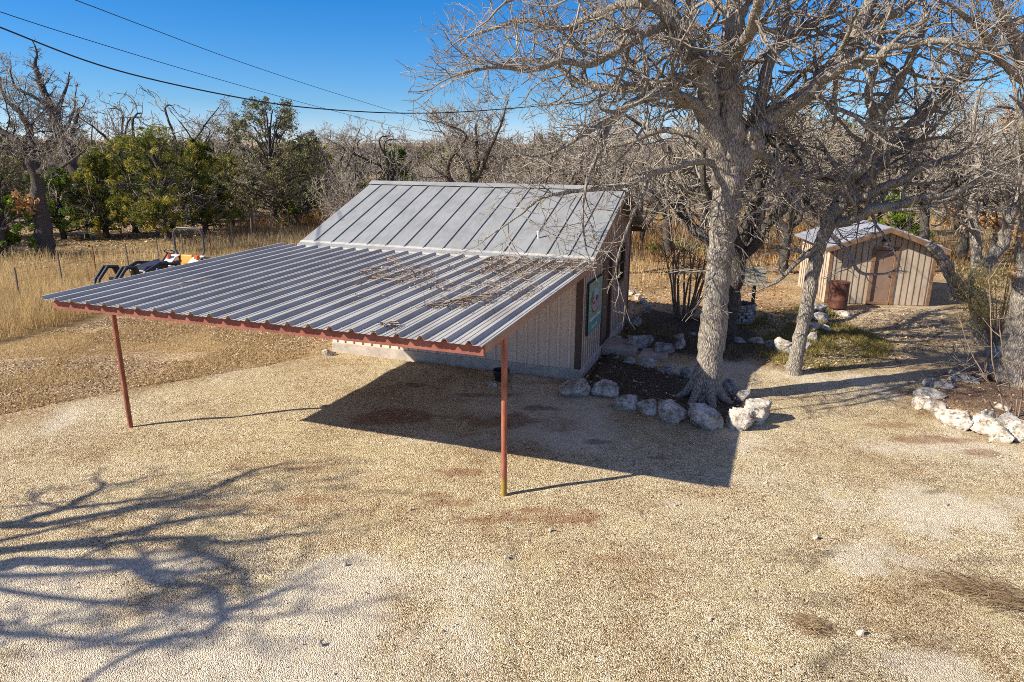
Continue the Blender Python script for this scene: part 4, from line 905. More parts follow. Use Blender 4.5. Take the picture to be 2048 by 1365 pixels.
# smaller leaning oak between the path and the shed
ob2 = gz(1586, 747); Y2 = ob2[1]
oak2 = empty('oak_tree', ob2, 0, 'slender leaning bare oak standing on the gravel path in front of the shed', 'tree')
T = Tree(8, minr=.0048, wander=.36, up=.03, dens=.92, gk=1.15)
def H2(l, **k): a, b = pp(l, ob2); return T.limb(a, b, **k)
H2([(1582, 768, Y2, 0.229), (1587, 745, Y2, 0.176), (1596, 700, Y2, 0.150), (1608, 640, Y2, 0.141), (1618, 590, Y2, 0.139), (1630, 530, Y2, 0.132), (1644, 480, Y2, 0.132), (1662, 440, Y2, 0.141), (1682, 405, Y2, 0.141)], kids=False, rough=.06)
H2([(1678, 408, Y2, .15), (1698, 384, Y2, .14), (1714, 372, Y2, .13), (1738, 356, Y2, .12), (1763, 327, Y2+.1, .115), (1785, 293, Y2+.2, .11), (1826, 248, Y2+.3, .1), (1885, 200, Y2+.3, .09), (1936, 134, Y2+.4, .078), (1971, 83, Y2+.5, .066), (2005, 62, Y2+.5, .058), (2040, 70, Y2+.5, .046), (2052, 110, Y2+.5, .03)], start=.15, gap=.2)
H2([(1686, 398, Y2, .12), (1700, 360, Y2, .115), (1718, 338, Y2-.1, .11), (1731, 295, Y2-.1, .105), (1747, 234, Y2-.2, .1), (1779, 202, Y2-.2, .095), (1802, 155, Y2-.3, .088), (1817, 127, Y2-.3, .08), (1840, 76, Y2-.4, .065), (1850, 20, Y2-.4, .045), (1842, -50, Y2-.5, .025)], start=.15, gap=.2)
H2([(1747, 236, Y2-.2, .075), (1738, 180, Y2-.4, .07), (1757, 120, Y2-.5, .06), (1764, 60, Y2-.6, .045), (1790, 0, Y2-.7, .03)], start=.1, gap=.22)
H2([(1802, 155, Y2-.3, .06), (1775, 140, Y2, .05), (1752, 122, Y2+.2, .042), (1700, 130, Y2+.4, .02)], start=.1, gap=.22)
H2([(1690, 407, Y2, .11), (1728, 396, Y2-.3, .1), (1771, 374, Y2-.6, .09), (1810, 360, Y2-.8, .08), (1838, 338, Y2-1.0, .07), (1885, 322, Y2-1.3, .056), (1940, 300, Y2-1.5, .04), (1985, 270, Y2-1.6, .022)], start=.1, gap=.22)
H2([(1668, 446, Y2, .11), (1704, 440, Y2-.4, .1), (1743, 420, Y2-.7, .095), (1786, 414, Y2-.9, .088), (1820, 404, Y2-1.0, .08), (1858, 393, Y2-1.1, .07), (1887, 392, Y2-1.2, .064), (1925, 378, Y2-1.3, .052), (1965, 355, Y2-1.4, .04), (2010, 330, Y2-1.5, .02)], start=.1, gap=.24, upk=.1)
H2([(1640, 490, Y2, .06), (1600, 520, Y2-.3, .05), (1560, 560, Y2-.5, .036), (1530, 575, Y2-.6, .02)], start=.1, gap=.2, kl=(.5, 1.1))
H2([(1655, 460, Y2, .055), (1690, 500, Y2-.4, .045), (1720, 545, Y2-.7, .035), (1770, 548, Y2-.9, .02)], start=.1, gap=.2, kl=(.4, 1.0))
H2([(1632, 520, Y2, .05), (1590, 500, Y2+.3, .04), (1545, 490, Y2+.5, .03), (1510, 450, Y2+.7, .02)], start=.1, gap=.2, kl=(.5, 1.2))
H2([(1700, 360, Y2, .07), (1660, 320, Y2+.3, .055), (1610, 300, Y2+.5, .04), (1560, 250, Y2+.7, .025)], start=.1, gap=.22)
T.build(oak2, MAT['bark'], MAT['twig'])

# oak at the right edge, over the right bed
ob3 = gz(2018, 772); Y3 = ob3[1]
oak3 = empty('oak_tree', ob3, 0, 'broad flaring oak trunk at the right edge inside the white stone bed', 'tree')
T = Tree(15, minr=.006, wander=.36, up=.03, dens=.9)
def H3(l, **k): a, b = pp(l, ob3); return T.limb(a, b, **k)
H3([(2012, 800, Y3, .50), (2018, 772, Y3, .40), (2028, 730, Y3, .30), (2040, 660, Y3, .26), (2052, 580, Y3, .25), (2062, 480, Y3, .25), (2066, 390, Y3, .25), (2070, 300, Y3, .24)], kids=False, rough=.05)
H3([(2070, 305, Y3, .2), (2095, 220, Y3, .18), (2120, 130, Y3, .16), (2140, 20, Y3, .13), (2150, -100, Y3, .08)], start=.2, gap=.3)
H3([(2068, 330, Y3, .15), (2052, 260, Y3-.3, .13), (2058, 180, Y3-.5, .11), (2032, 90, Y3-.7, .09), (2000, 20, Y3-.9, .07), (1960, -50, Y3-1.1, .04)], start=.25, gap=.22)
H3([(2068, 350, Y3, .13), (2110, 300, Y3, .11), (2170, 260, Y3, .08), (2240, 250, Y3, .04)], start=.2, gap=.3)
H3([(2055, 170, Y3-.5, .07), (2010, 130, Y3-.9, .06), (1960, 60, Y3-1.2, .05), (1900, 10, Y3-1.5, .03)], start=.1, gap=.22)
T.build(oak3, MAT['bark'], MAT['twig'])
leaf_cloud('brown_leaves', np.array([atY(2044+rng.uniform(-22, 40), v, Y3+rng.uniform(-.8, .3))-ob3 for v in (480, 500, 520, 535, 550, 470, 455)]), .16, 26, .085, 'brown_leaf', oak3, seed=5, up=-.3)

# oak with the broken limb behind it
ob4 = gz(1962, 688); Y4 = ob4[1]
oak4 = empty('oak_tree', ob4, 0, 'forked oak with a broken dark hanging limb right of the shed', 'tree')
T = Tree(21, minr=.006, wander=.36, up=.03, dens=.85)
def H4(l, **k): a, b = pp(l, ob4); return T.limb(a, b, **k)
H4([(1966, 705, Y4, .34), (1964, 688, Y4, .28), (1962, 650, Y4, .24), (1955, 600, Y4, .22), (1945, 560, Y4, .2)], kids=False, rough=.05)
H4([(1948, 570, Y4, .16), (1968, 538, Y4, .15), (1990, 508, Y4, .14), (2006, 486, Y4, .135), (2018, 440, Y4, .125), (2036, 398, Y4, .11), (2046, 340, Y4, .09), (2040, 260, Y4, .07), (2030, 180, Y4, .04)], start=.25, gap=.25)
H4([(1950, 580, Y4, .15), (1928, 592, Y4-.2, .14), (1908, 560, Y4-.4, .125), (1884, 520, Y4-.6, .12), (1862, 492, Y4-.7, .11)], kids=False, rough=.15)
H4([(1884, 522, Y4-.6, .06), (1896, 560, Y4-.8, .05), (1910, 600, Y4-.9, .02)], kids=False, rough=.2)
H4([(1946, 565, Y4, .13), (1955, 500, Y4+.3, .12), (1945, 420, Y4+.5, .1), (1960, 340, Y4+.7, .08), (1945, 260, Y4+.9, .06), (1960, 180, Y4+1, .03)], start=.2, gap=.25)
T.build(oak4, MAT['bark'], MAT['twig'])

for nm_, pts_, yy_ in (('a', [(1962, 440), (1978, 452), (1990, 436), (1945, 448), (1955, 462), (2000, 455)], Y4+1.0), ('b', [(1905, 428), (1925, 440), (1890, 446)], Y4+1.2), ('c', [(2018, 236), (2034, 226), (2008, 250)], Y4+.8)):
    leaf_cloud('brown_leaves', np.array([atY(u+rng.uniform(-6, 6), v+rng.uniform(-6, 6), yy_)-ob4 for u, v in pts_ for _ in range(2)]), .17, 16, .10, 'brown_leaf', oak4, seed=55+len(pts_), up=-.3)
# two dark oaks at the left
o5 = gz(95, 511); Y5 = o5[1]
oak5 = empty('oak_tree', o5, 0, 'dark trunked bare oak at the left edge leaning out of the picture', 'tree')
T = Tree(31, minr=.0085, wander=.36, up=.03, dens=1.05, gk=.72, krk=.55)
def H5(l, **k): a, b = pp(l, o5); return T.limb(a, b, **k)
H5([(97, 522, Y5, .55), (95, 510, Y5, .40), (88, 470, Y5, .33), (82, 425, Y5, .30), (74, 366, Y5, .26), (62, 318, Y5, .21), (46, 294, Y5, .17), (18, 272, Y5, .14), (-25, 250, Y5, .15), (-70, 210, Y5, .09)], start=.5, gap=.35, kl=(1.3, 3))
H5([(76, 348, Y5, .12), (88, 336, Y5-.4, .10), (105, 329, Y5-.7, .085), (126, 332, Y5-.8, .07), (150, 316, Y5-1.1, .05), (170, 300, Y5-1.3, .025)], start=.2, gap=.35, kl=(1.0, 2.2))
H5([(66, 322, Y5, .17), (62, 270, Y5+.3, .14), (40, 225, Y5+.6, .11), (12, 200, Y5+.8, .08), (-6, 150, Y5+1, .04)], start=.2, gap=.35, kl=(1.0, 2.4))
H5([(70, 335, Y5, .13), (98, 285, Y5+.5, .11), (130, 260, Y5+.9, .08), (150, 215, Y5+1.2, .04)], start=.2, gap=.35, kl=(1.0, 2.4))
T.build(oak5, MAT['bark_dark'], MAT['twig_far'])
leaf_cloud('brown_leaves', np.array([atY(rng.uniform(30, 78), rng.uniform(388, 425), Y5-.5)-o5 for _ in range(10)]), .35, 18, .2, 'brown_leaf', oak5, seed=9)
o6 = gz(186, 452); Y6 = o6[1]
oak6 = empty('oak_tree', o6, 0, 'tallest left hand oak, its crooked dark stem rising above the junipers', 'tree')
T = Tree(37, minr=.0105, wander=.36, up=.05, dens=1.0, gk=.85, krk=.55)
def H6(l, **k): a, b = pp(l, o6); return T.limb(a, b, **k)
H6([(188, 462, Y6, .5), (183, 440, Y6, .4), (172, 405, Y6, .37), (160, 364, Y6, .34), (143, 331, Y6, .31), (128, 280, Y6, .28), (106, 225, Y6, .25), (90, 190, Y6, .21), (79, 160, Y6, .17), (70, 132, Y6, .12), (74, 112, Y6, .06)], start=.4, gap=.28, kl=(.8, 1.9))
H6([(108, 228, Y6, .15), (90, 208, Y6-.8, .12), (60, 190, Y6-1.4, .1), (32, 176, Y6-1.8, .07), (22, 150, Y6-2, .04)], start=.2, gap=.4, kl=(.8, 1.9))
H6([(112, 236, Y6, .14), (124, 200, Y6+.6, .11), (135, 170, Y6+1, .06)], start=.2, gap=.4, kl=(.8, 1.8))
H6([(130, 284, Y6, .15), (150, 250, Y6-.6, .12), (156, 222, Y6-1, .08), (165, 215, Y6-1.2, .04)], start=.2, gap=.4, kl=(.8, 1.8))
T.build(oak6, MAT['bark_dark'], MAT['twig_far'])

# the tree outside the left of the picture whose crown shades the drive
def shp(l):                                                       # shadow points on the ground (u, v, height of the limb above) -> the limb
    out = []
    for u, v, h, r in l: h *= HK; g = gz(u, v); out.append((g-SHV*h+np.array([0, 0, h]), r))
    return out
HK = 1.3; _c7 = gz(-190, 1110)-SHV*2.8; ob7 = np.array([_c7[0]-.6, _c7[1]-.1, 0])
oak7 = empty('oak_tree', ob7, 0, 'bare spreading oak beside the drive, known by its shadow on the gravel', 'tree')
T = Tree(44, minr=.009, wander=.34, up=.02, dens=.95)
cross = np.array([_c7[0], _c7[1], 2.8])-ob7
T.limb([(0, 0, -.3), (.1, .02, .6), (.35, .05, 1.7), tuple(cross)], [.36, .27, .24, .22], kids=False)
def SP(l, **k):
    q = shp([(u/2.56, 900+v/2.56, h, r) for u, v, h, r in l]); pts = [p-ob7 for p, r in q]; rad = [r for p, r in q]
    k.setdefault('kl', (.4, 1.25)); k.setdefault('gap', .24); rad = [x*1.1 for x in rad]
    return T.limb(pts, rad, **k)
def SPr(l, **k):                                                  # rooted at the crotch
    q = shp([(u/2.56, 900+v/2.56, h, r) for u, v, h, r in l]); pts = [cross]+[p-ob7 for p, r in q]; rad = [l[0][3]*1.6]+[r for p, r in q]
    k.setdefault('kl', (.4, 1.25)); k.setdefault('gap', .24); rad = [x*1.1 for x in rad]; k.setdefault('start', .5)
    return T.limb(pts, rad, **k)
SPr([(-60, 395, 2.3, .085), (100, 388, 2.55, .075), (220, 383, 2.7, .065), (400, 350, 3.0, .06), (700, 290, 3.5, .055), (1000, 235, 3.9, .045), (1250, 130, 4.3, .035), (1430, 78, 4.6, .02)])
SP([(90, 385, 2.5, .065), (160, 350, 2.7, .06), (330, 300, 3.0, .05), (430, 240, 3.2, .04), (530, 185, 3.4, .032), (480, 150, 3.5, .02)], start=.3)
SP([(330, 302, 3.0, .045), (600, 268, 3.4, .036), (850, 240, 3.8, .02)], start=.2)
SPr([(-60, 530, 2.3, .09), (0, 520, 2.4, .085), (300, 480, 2.9, .07), (600, 440, 3.4, .06), (850, 372, 3.8, .05), (1050, 342, 4.1, .035), (1300, 330, 4.5, .018)])
SP([(60, 512, 2.5, .07), (400, 492, 3.1, .06), (700, 466, 3.6, .055), (980, 450, 4.0, .05), (1150, 478, 4.3, .04), (1400, 450, 4.6, .03), (1700, 415, 5.0, .015)], start=.2)
SPr([(-60, 600, 2.2, .10), (100, 570, 2.5, .085), (400, 575, 3.0, .075), (690, 583, 3.4, .068), (740, 632, 3.5, .064), (800, 675, 3.6, .058), (900, 690, 3.8, .05), (1050, 692, 4.0, .046), (1120, 760, 4.1, .042), (1160, 822, 4.2, .04), (1350, 750, 4.5, .03), (1550, 690, 4.8, .015)])
SP([(970, 455, 4.0, .05), (960, 500, 4.05, .05), (1100, 560, 4.2, .046), (1220, 620, 4.4, .04), (1250, 700, 4.5, .03)], start=.4)
SP([(1160, 822, 4.2, .04), (1120, 885, 4.2, .036), (1000, 950, 4.1, .034), (850, 962, 4.0, .03)], start=.3)
SP([(1030, 940, 4.1, .035), (850, 975, 4.0, .034), (560, 1110, 3.8, .028), (430, 1200, 3.6, .02)], start=.3)
SPr([(-60, 640, 3.2, .04), (500, 620, 4.4, .032), (900, 560, 5.0, .026), (1300, 480, 5.6, .014)], gap=.22, kl=(.5, 1.2))
SPr([(-60, 480, 3.2, .04), (500, 350, 4.4, .032), (1000, 250, 5.2, .024), (1500, 200, 5.8, .012)], gap=.22, kl=(.5, 1.2))
SPr([(-60, 700, 3.2, .04), (700, 800, 4.8, .034), (1200, 860, 5.4, .026), (1700, 820, 6.0, .014)], gap=.22, kl=(.5, 1.3))
SPr([(-60, 900, 3.0, .04), (300, 960, 4.0, .034), (600, 980, 4.6, .026), (900, 1010, 5.2, .014)], gap=.25, kl=(.5, 1.2))
T.build(oak7, MAT['bark'], MAT['twig'])

# ---- repeated trees: one of each kind, then copies
def bare_proto(seed, Ht, spread, tr, minr, forks=4, kind='oak_tree', bark_m='bark_dark', dens=1.12, wander=.34, low=.3, twist=.10):
    root = empty(kind, (0, 0, -60)); T = Tree(seed, minr=minr, wander=wander, up=.045, dens=dens, k=6, minL=.3, thick=.035); r = T.r
    fk = Ht*low; lean = r.uniform(-.12, .12)
    T.limb([(0, 0, -.3), (0, 0, .15), (lean*fk*.5, .05, fk*.5), (lean*fk, 0, fk)], [tr*1.5, tr*1.12, tr*.95, tr*.9], kids=False, rough=.08)
    for i in range(forks):
        a = 2*math.pi*(i+r.uniform(-.3, .3))/forks; o = spread*r.uniform(.45, 1.0); hh = Ht*r.uniform(.7, 1.0); p0 = np.array([lean*fk, 0, fk-.1])
        mid = p0+np.array([math.cos(a)*o*.4, math.sin(a)*o*.4, (hh-fk)*.42])+np.array(vrand(r))*Ht*twist
        m2 = p0+np.array([math.cos(a)*o*.72, math.sin(a)*o*.72, (hh-fk)*.72])+np.array(vrand(r))*Ht*twist
        en = p0+np.array([math.cos(a)*o, math.sin(a)*o, hh-fk])
        T.limb([p0, mid, m2, en], [tr*.62, tr*.45, tr*.3, tr*.13], start=.2, gap=.5, kl=(Ht*.16, Ht*.36), rough=.3)
    T.build(root, MAT[bark_m], MAT['twig_far']); return root
PB = [bare_proto(101, 6.8, 3.0, .2, .012, 4), bare_proto(102, 7.6, 3.4, .24, .013, 5, bark_m='bark_dark'), bare_proto(103, 6.0, 3.2, .18, .012, 4, low=.22), bare_proto(104, 8.4, 2.8, .22, .013, 4, low=.36), bare_proto(105, 5.4, 2.6, .15, .011, 5, low=.18)]
PT = [bare_proto(111, 6.4, 2.6, .2, .014, 5, bark_m='bark_dark', dens=.5, wander=.55, twist=.17), bare_proto(112, 5.6, 2.8, .17, .014, 4, bark_m='bark_dark', dens=.45, wander=.6, twist=.17)]
def thicket_proto(seed, Ht, n):
    root = empty('thicket', (0, 0, -60)); T = Tree(seed, minr=.011, wander=.28, up=.06, dens=.8, k=6, minL=.28, thick=.06); r = T.r
    T.mb.tube([(0, 0, -.2), (0, 0, .3)], [.08, .06], 6)
    for i in range(n):
        a = r.uniform(0, 6.28); o = r.uniform(.0, .9); d = vn(math.cos(a)*r.uniform(.2, .8), math.sin(a)*r.uniform(.2, .8), 1.2)
        T.grow((math.cos(a)*o, math.sin(a)*o, 0), d, Ht*r.uniform(.6, 1.0), .03)
    T.build(root, MAT['bark_dark'], MAT['twig_far'], trunk='stem', crown='branches'); return root
PK = [thicket_proto(121, 3.2, 12), thicket_proto(122, 4.2, 14)]
def green_proto(seed, Ht, rad, n, leaf_n, size, mat, kind, shape='cone', gapk=.3, clump=.5, low=.12):
    root = empty(kind, (0, 0, -60)); r = random.Random(seed); T = Tree(seed, minr=.012, wander=.3, up=.05, dens=.5, k=6, minL=.4, thick=.04)
    C = []; Rr = []
    T.limb([(0, 0, -.3), (.05, 0, .3), (.1, .08, Ht*.4), (0, .05, Ht*.8)], [.2, .16, .11, .04], kids=False, rough=.15)
    for i in range(n):
        h = low+(.97-low)*((i+r.random())/n); a = r.uniform(0, 6.28)
        if shape == 'cone': ro = rad*(1.0-h)**.6*r.uniform(.35, 1.15)
        else: ro = rad*math.sqrt(max(.05, 1-(2*h-1.05)**2))*r.uniform(.35, 1.1)
        c = np.array([math.cos(a)*ro, math.sin(a)*ro, h*Ht+r.uniform(-.2, .2)]); C.append(c); Rr.append(Ht*.06*r.uniform(.5, 1.3))
        if i % 2 == 0: T.limb([(.05, .03, h*Ht*.7), tuple(c*.6+np.array([0, 0, h*Ht*.36])), tuple(c)], [.05, .035, .012], kids=False, rough=.4)
        for _ in range(2): C.append(c+np.array(vrand(r))*Ht*.085); Rr.append(Ht*.038*r.uniform(.5, 1.2))
    for q in range(int(n*.5)):
        a = r.uniform(0, 6.28); d = vn(math.cos(a), math.sin(a), r.uniform(-.2, .9)); T.grow((0, 0, Ht*r.uniform(.1, .5)), d, rad*r.uniform(.6, 1.1), .022)
    T.build(root, MAT['bark_dark'], MAT['twig_far'], crown='branches')
    leaf_cloud('crown', C, Rr, leaf_n, size, mat, root, seed, up=.5, clump_w=clump, elong=2.6); return root
PJ = [green_proto(131, 4.6, 1.9, 80, 70, .115, 'juniper', 'juniper_tree', clump=.78), green_proto(132, 5.4, 2.2, 90, 70, .115, 'juniper', 'juniper_tree', 'round', clump=.78), green_proto(133, 4.0, 1.7, 75, 70, .11, 'cedar', 'juniper_tree', clump=.78)]
PL = [green_proto(141, 6.6, 2.4, 90, 100, .11, 'liveoak', 'evergreen_oak', 'round', low=.2), green_proto(142, 5.4, 2.6, 90, 100, .11, 'liveoak', 'evergreen_oak', 'round', low=.15)]
PBu = [green_proto(151, 1.7, 1.1, 26, 40, .13, 'fresh', 'evergreen_bush', 'round', low=.1)]
used = set()
def place(proto, x, y, sc, label, cat, group=None, rot=None, z=0.0, sz=None):
    o = proto if proto.name not in used else copy_tree(proto)
    if proto.name not in used: used.add(proto.name)
    o.location = (x, y, z); o.rotation_euler = (0, 0, rng.uniform(0, 6.28) if rot is None else rot); o.scale = (sc, sc, sz or sc)
    for k in ('label', 'category', 'group'):
        if k in o: del o[k]
    return tag(o, label, cat, group)
def at_px(u, Y): p = atY(u, 600, Y); return p[0], Y
NEAR = [  # (u, Y, prototype, scale, label, category)
    (20, 30.5, PBu[0], 1.6, 'bright green bush at the foot of the left edge oak', 'bush'),
    (150, 37.0, PJ[2], .95, 'low bright green juniper between the two left oaks', 'tree'),
    (232, 37.5, PJ[0], 1.0, 'mid green juniper whose low boughs sweep the ground near the fence', 'tree'),
    (290, 40, PJ[1], .98, 'olive juniper behind the tractor on the left of a pair', 'tree'),
    (352, 36.5, PJ[1], 1.05, 'wide yellow green juniper with dark forked stems behind the roll bar', 'tree'),
    (430, 39, PJ[0], 1.12, 'bronzed olive juniper nearest the grass right of the roll bar', 'tree'),
    (480, 44, PJ[1], .82, 'small dark juniper pressed against the sparse evergreen oak', 'tree'),
    (568, 42.5, PL[0], 1.14, 'tall sparse grey green evergreen oak left of the metal roof', 'tree'),
    (640, 50, PJ[1], 1.0, 'dark juniper right of the sparse evergreen oak', 'tree'),
    (618, 46, PBu[0], 1.75, 'large bright green bush above the left end of the roof', 'bush'),
    (601, 42, PBu[0], .9, 'small yellow green bush in red grass by the last fence post', 'bush'),
    (285, 52, PT[0], 1.28, 'twisted dead looking oak rising above the left junipers', 'tree'),
    (310, 60, PT[1], 1.45, 'second twisted bare oak beside the one above the left junipers', 'tree'),
    (425, 53, PT[1], 1.45, 'round topped bare oak above the yellow green junipers', 'tree'),
    (500, 55, PB[2], 1.05, 'grey bare oak behind the sparse evergreen oak', 'tree'),
    (690, 46, PB[4], 1.0, 'pale bushy bare tree left of the ridge end', 'tree'),
    (715, 40, PK[1], .9, 'bare grey thicket at the left end of the ridge', 'thicket'),
    (780, 48, PT[0], 1.0, 'curly branched dead tree over the middle of the ridge', 'tree'),
    (800, 54, PJ[2], 1.25, 'green juniper peeping through bare branches over the ridge', 'tree'),
    (850, 43, PK[1], 1.05, 'wide bare thicket just behind the middle of the ridge', 'thicket'),
    (935, 31, PB[3], .86, 'cone shaped twiggy bare tree behind the ridge beside the big oak crown', 'tree'),
    (990, 36, PK[0], 1.25, 'bare thicket behind the ridge under the big oak limbs', 'thicket'),
    (1060, 30, PB[4], .95, 'bare tree close behind the house seen through the big oak limbs', 'tree'),
    (1150, 33, PB[0], .92, 'orange lichened bare tree behind the right end of the ridge', 'tree'),
    (1215, 27, PB[2], .80, 'bare tree right behind the gable end', 'tree'),
    (1456, 16.9, PB[1], 1.0, 'dark trunked oak close behind the largest oak, left of the stone well', 'tree'),
    (1330, 31, PB[1], .88, 'dark stemmed oak behind the multi stemmed shrub', 'tree'),
    (1395, 36, PB[0], 1.0, 'bare oak directly behind the largest oak trunk', 'tree'),
    (1500, 31, PB[3], .82, 'bare oak behind the stone well', 'tree'),
    (1560, 27.5, PB[1], .78, 'leaning bare oak left of the shed roof', 'tree'),
    (1640, 33, PB[2], 1.0, 'bare oak behind the left slope of the shed roof', 'tree'),
    (1832, 28, PB[3], .92, 'pale twin stemmed oak rising straight behind the shed', 'tree'),
    (1770, 34, PB[0], 1.0, 'bare oak behind the shed ridge', 'tree'),
    (1905, 30, PB[1], .85, 'dark oak right of the shed back corner', 'tree'),
    (1965, 33, PB[2], 1.0, 'bare oak behind the broken limb oak', 'tree'),
    (2030, 27, PB[0], .85, 'bare oak behind the right edge trunk', 'tree'),
]
for u, Y, pr, sc, lab, cat in NEAR:
    x, y = at_px(u, Y); place(pr, x, y, sc, lab, cat)
# the woods beyond, each tree its own
WOOD = dict(bare=('grey bare oak standing in the woods behind the yard', 'tree', 'bare oaks of the woods'), tw=('twisted bare oak standing deep in the woods', 'tree', 'twisted oaks of the woods'),
            th=('grey leafless thicket filling the woods between oaks', 'thicket', 'thickets of the woods'), ju=('dark green juniper standing far back in the woods', 'tree', 'junipers of the woods'), lo=('dull green evergreen oak standing far back in the woods', 'tree', 'evergreen oaks of the woods'))
taken = [at_px(u, Y) for u, Y, *_ in NEAR]
cnt = 0; tries = 0
while cnt < 290 and tries < 20000:
    tries += 1
    y = 29+85*rng.random()**1.35; x = rng.uniform(-.86*y-4, .86*y+4)
    if y < 48 and -17-(.1*(42-y)) < x < 1.5: continue            # open grass behind the house and along the fence
    if x < -12 and y < 44 and x > -13.5-.9*(y-22): continue
    if x > 0 and y < 33 and abs(x-11.5) < 4: continue
    dmin = 1.9+.022*y
    if any((x-a)**2+(y-b)**2 < dmin*dmin for a, b in taken): continue
    taken.append((x, y)); cnt += 1; q = rng.random(); left = x < -6
    if q < (.40 if left else .58): k, pr = 'bare', rng.choice(PB)
    elif q < (.50 if left else .64): k, pr = 'tw', rng.choice(PT)
    elif q < (.66 if left else .84): k, pr = 'th', rng.choice(PK)
    elif q < (.90 if left else .92): k, pr = 'ju', rng.choice(PJ)
    else: k, pr = 'lo', rng.choice(PL)
    sc = rng.uniform(.72, 1.0)*(1 if k not in ('th',) else 1.1)
    place(pr, x, y, sc, *WOOD[k])
for pr in PB+PT+PK+PJ+PL+PBu:
    if pr.name not in used: bpy.data.objects.remove(pr)

# far woods that read as one mass to the horizon
def far_mass(name, n, y0, y1, size, mat, seed, label, per=70, hgt=4.6, el=2.4):
    g = np.random.default_rng(seed); y = y0+(y1-y0)*g.random(n)**1.6; x = (g.random(n)*2-1)*(.9*y+10)
    s = .65+.6*g.random(n); C = []; Rr = []
    for j in range(3):
        C.append(np.column_stack([x+g.normal(0, .8, n), y+g.normal(0, .8, n), hgt*s*(.35+.22*j)])); Rr.append(hgt*s*(.34-.05*j))
    o = leaf_cloud(name, np.concatenate(C), np.concatenate(Rr), per//3, size, mat, None, seed, up=.5, clump_w=.4, elong=el, flat=1.1)
    tag(o, label, None, None, 'stuff'); return o
MAT['far_bare'] = attr_mat('far_bare_wood', [(0, (.09, .075, .058)), (.5, (.185, .158, .125)), (1, (.29, .25, .20))])
MAT['far_green'] = attr_mat('far_green_wood', [(0, (.03, .04, .018)), (.5, (.07, .078, .03)), (1, (.13, .125, .05))])
far_mass('far_bare_woods', 900, 88, 260, .8, 'far_bare', 61, 'brown grey leafless woods fading to the horizon', 84, hgt=5.4, el=7)
far_mass('far_green_woods', 260, 105, 260, .6, 'far_green', 62, 'dull green evergreens scattered through the far woods', 84)
far_mass('far_bare_woods', 2600, 230, 1500, 2.0, 'far_bare', 63, 'thin line of woods along the horizon', 24, 6.0, el=2.5)
# ------------------------------------------------------------------ stones
def rock(u0, u1, v0, v1, label, mat='rock', name='boulder', seed=0, depth=.75, yaw=None, cat='boulder', group=None, flat=.35, sunk=.06, z0=0.0, ang=7):
    """a stone whose outline in the photograph spans u0..u1, v0..v1"""
    uc = (u0+u1)/2; p = gz(uc, v1, z0); d = ray(uc, v1); s = (p-C0)@cF/F_PX; al = math.atan2(-d[2], math.hypot(d[0], d[1]))
    W = (u1-u0)*s; D = W*depth; Hh = max(.3*W if W < .5 else .12, ((v1-v0)*s-.55*D*math.sin(al))/math.cos(al))
    Hh = min(Hh, W*1.0)
    fw = np.array([d[0], d[1]])/math.hypot(d[0], d[1]); c = p[:2]+fw*D*.42
    rot = math.atan2(fw[1], fw[0])-math.pi/2 if yaw is None else yaw
    r = random.Random(seed*13+5); me = bpy.data.meshes.new(name); import bmesh
    bm = bmesh.new(); bmesh.ops.create_icosphere(bm, subdivisions=4 if W < .5 else 5, radius=1.0)
    cuts = []
    for _ in range(ang+5):
        v = vrand(r); cuts.append((Vector(v), r.uniform(.55, .92)))
    off = Vector((r.random()*50, r.random()*50, r.random()*50))
    for v in bm.verts:
        q = v.co.copy(); q = Vector([math.copysign(abs(t)**.62, t) for t in q])
        for nrm, dd in cuts:
            e = q.dot(nrm)-dd
            if e > 0: q -= nrm*e*.97
        q *= 1+.13*noise.noise(v.co*1.6+off)+.07*noise.noise(v.co*4.1+off)+.05*(abs(noise.noise(v.co*7+off))*2-.5)+.03*noise.noise(v.co*16+off)
        v.co = q
    xs = [v.co.x for v in bm.verts]; ys = [v.co.y for v in bm.verts]; zs = [v.co.z for v in bm.verts]
    for v in bm.verts:
        v.co = Vector(((v.co.x-min(xs))/(max(xs)-min(xs))*W-W/2, (v.co.y-min(ys))/(max(ys)-min(ys))*D-D/2, (v.co.z-min(zs))/(max(zs)-min(zs))*(Hh+sunk)-sunk))
    bm.to_mesh(me); bm.free(); me.polygons.foreach_set('use_smooth', [True]*len(me.polygons))
    me.materials.append(MAT[mat]); o = bpy.data.objects.new(name, me); COL.objects.link(o)
    o.location = (c[0], c[1], z0); o.rotation_euler = (0, 0, rot); tag(o, label, cat, group); return o
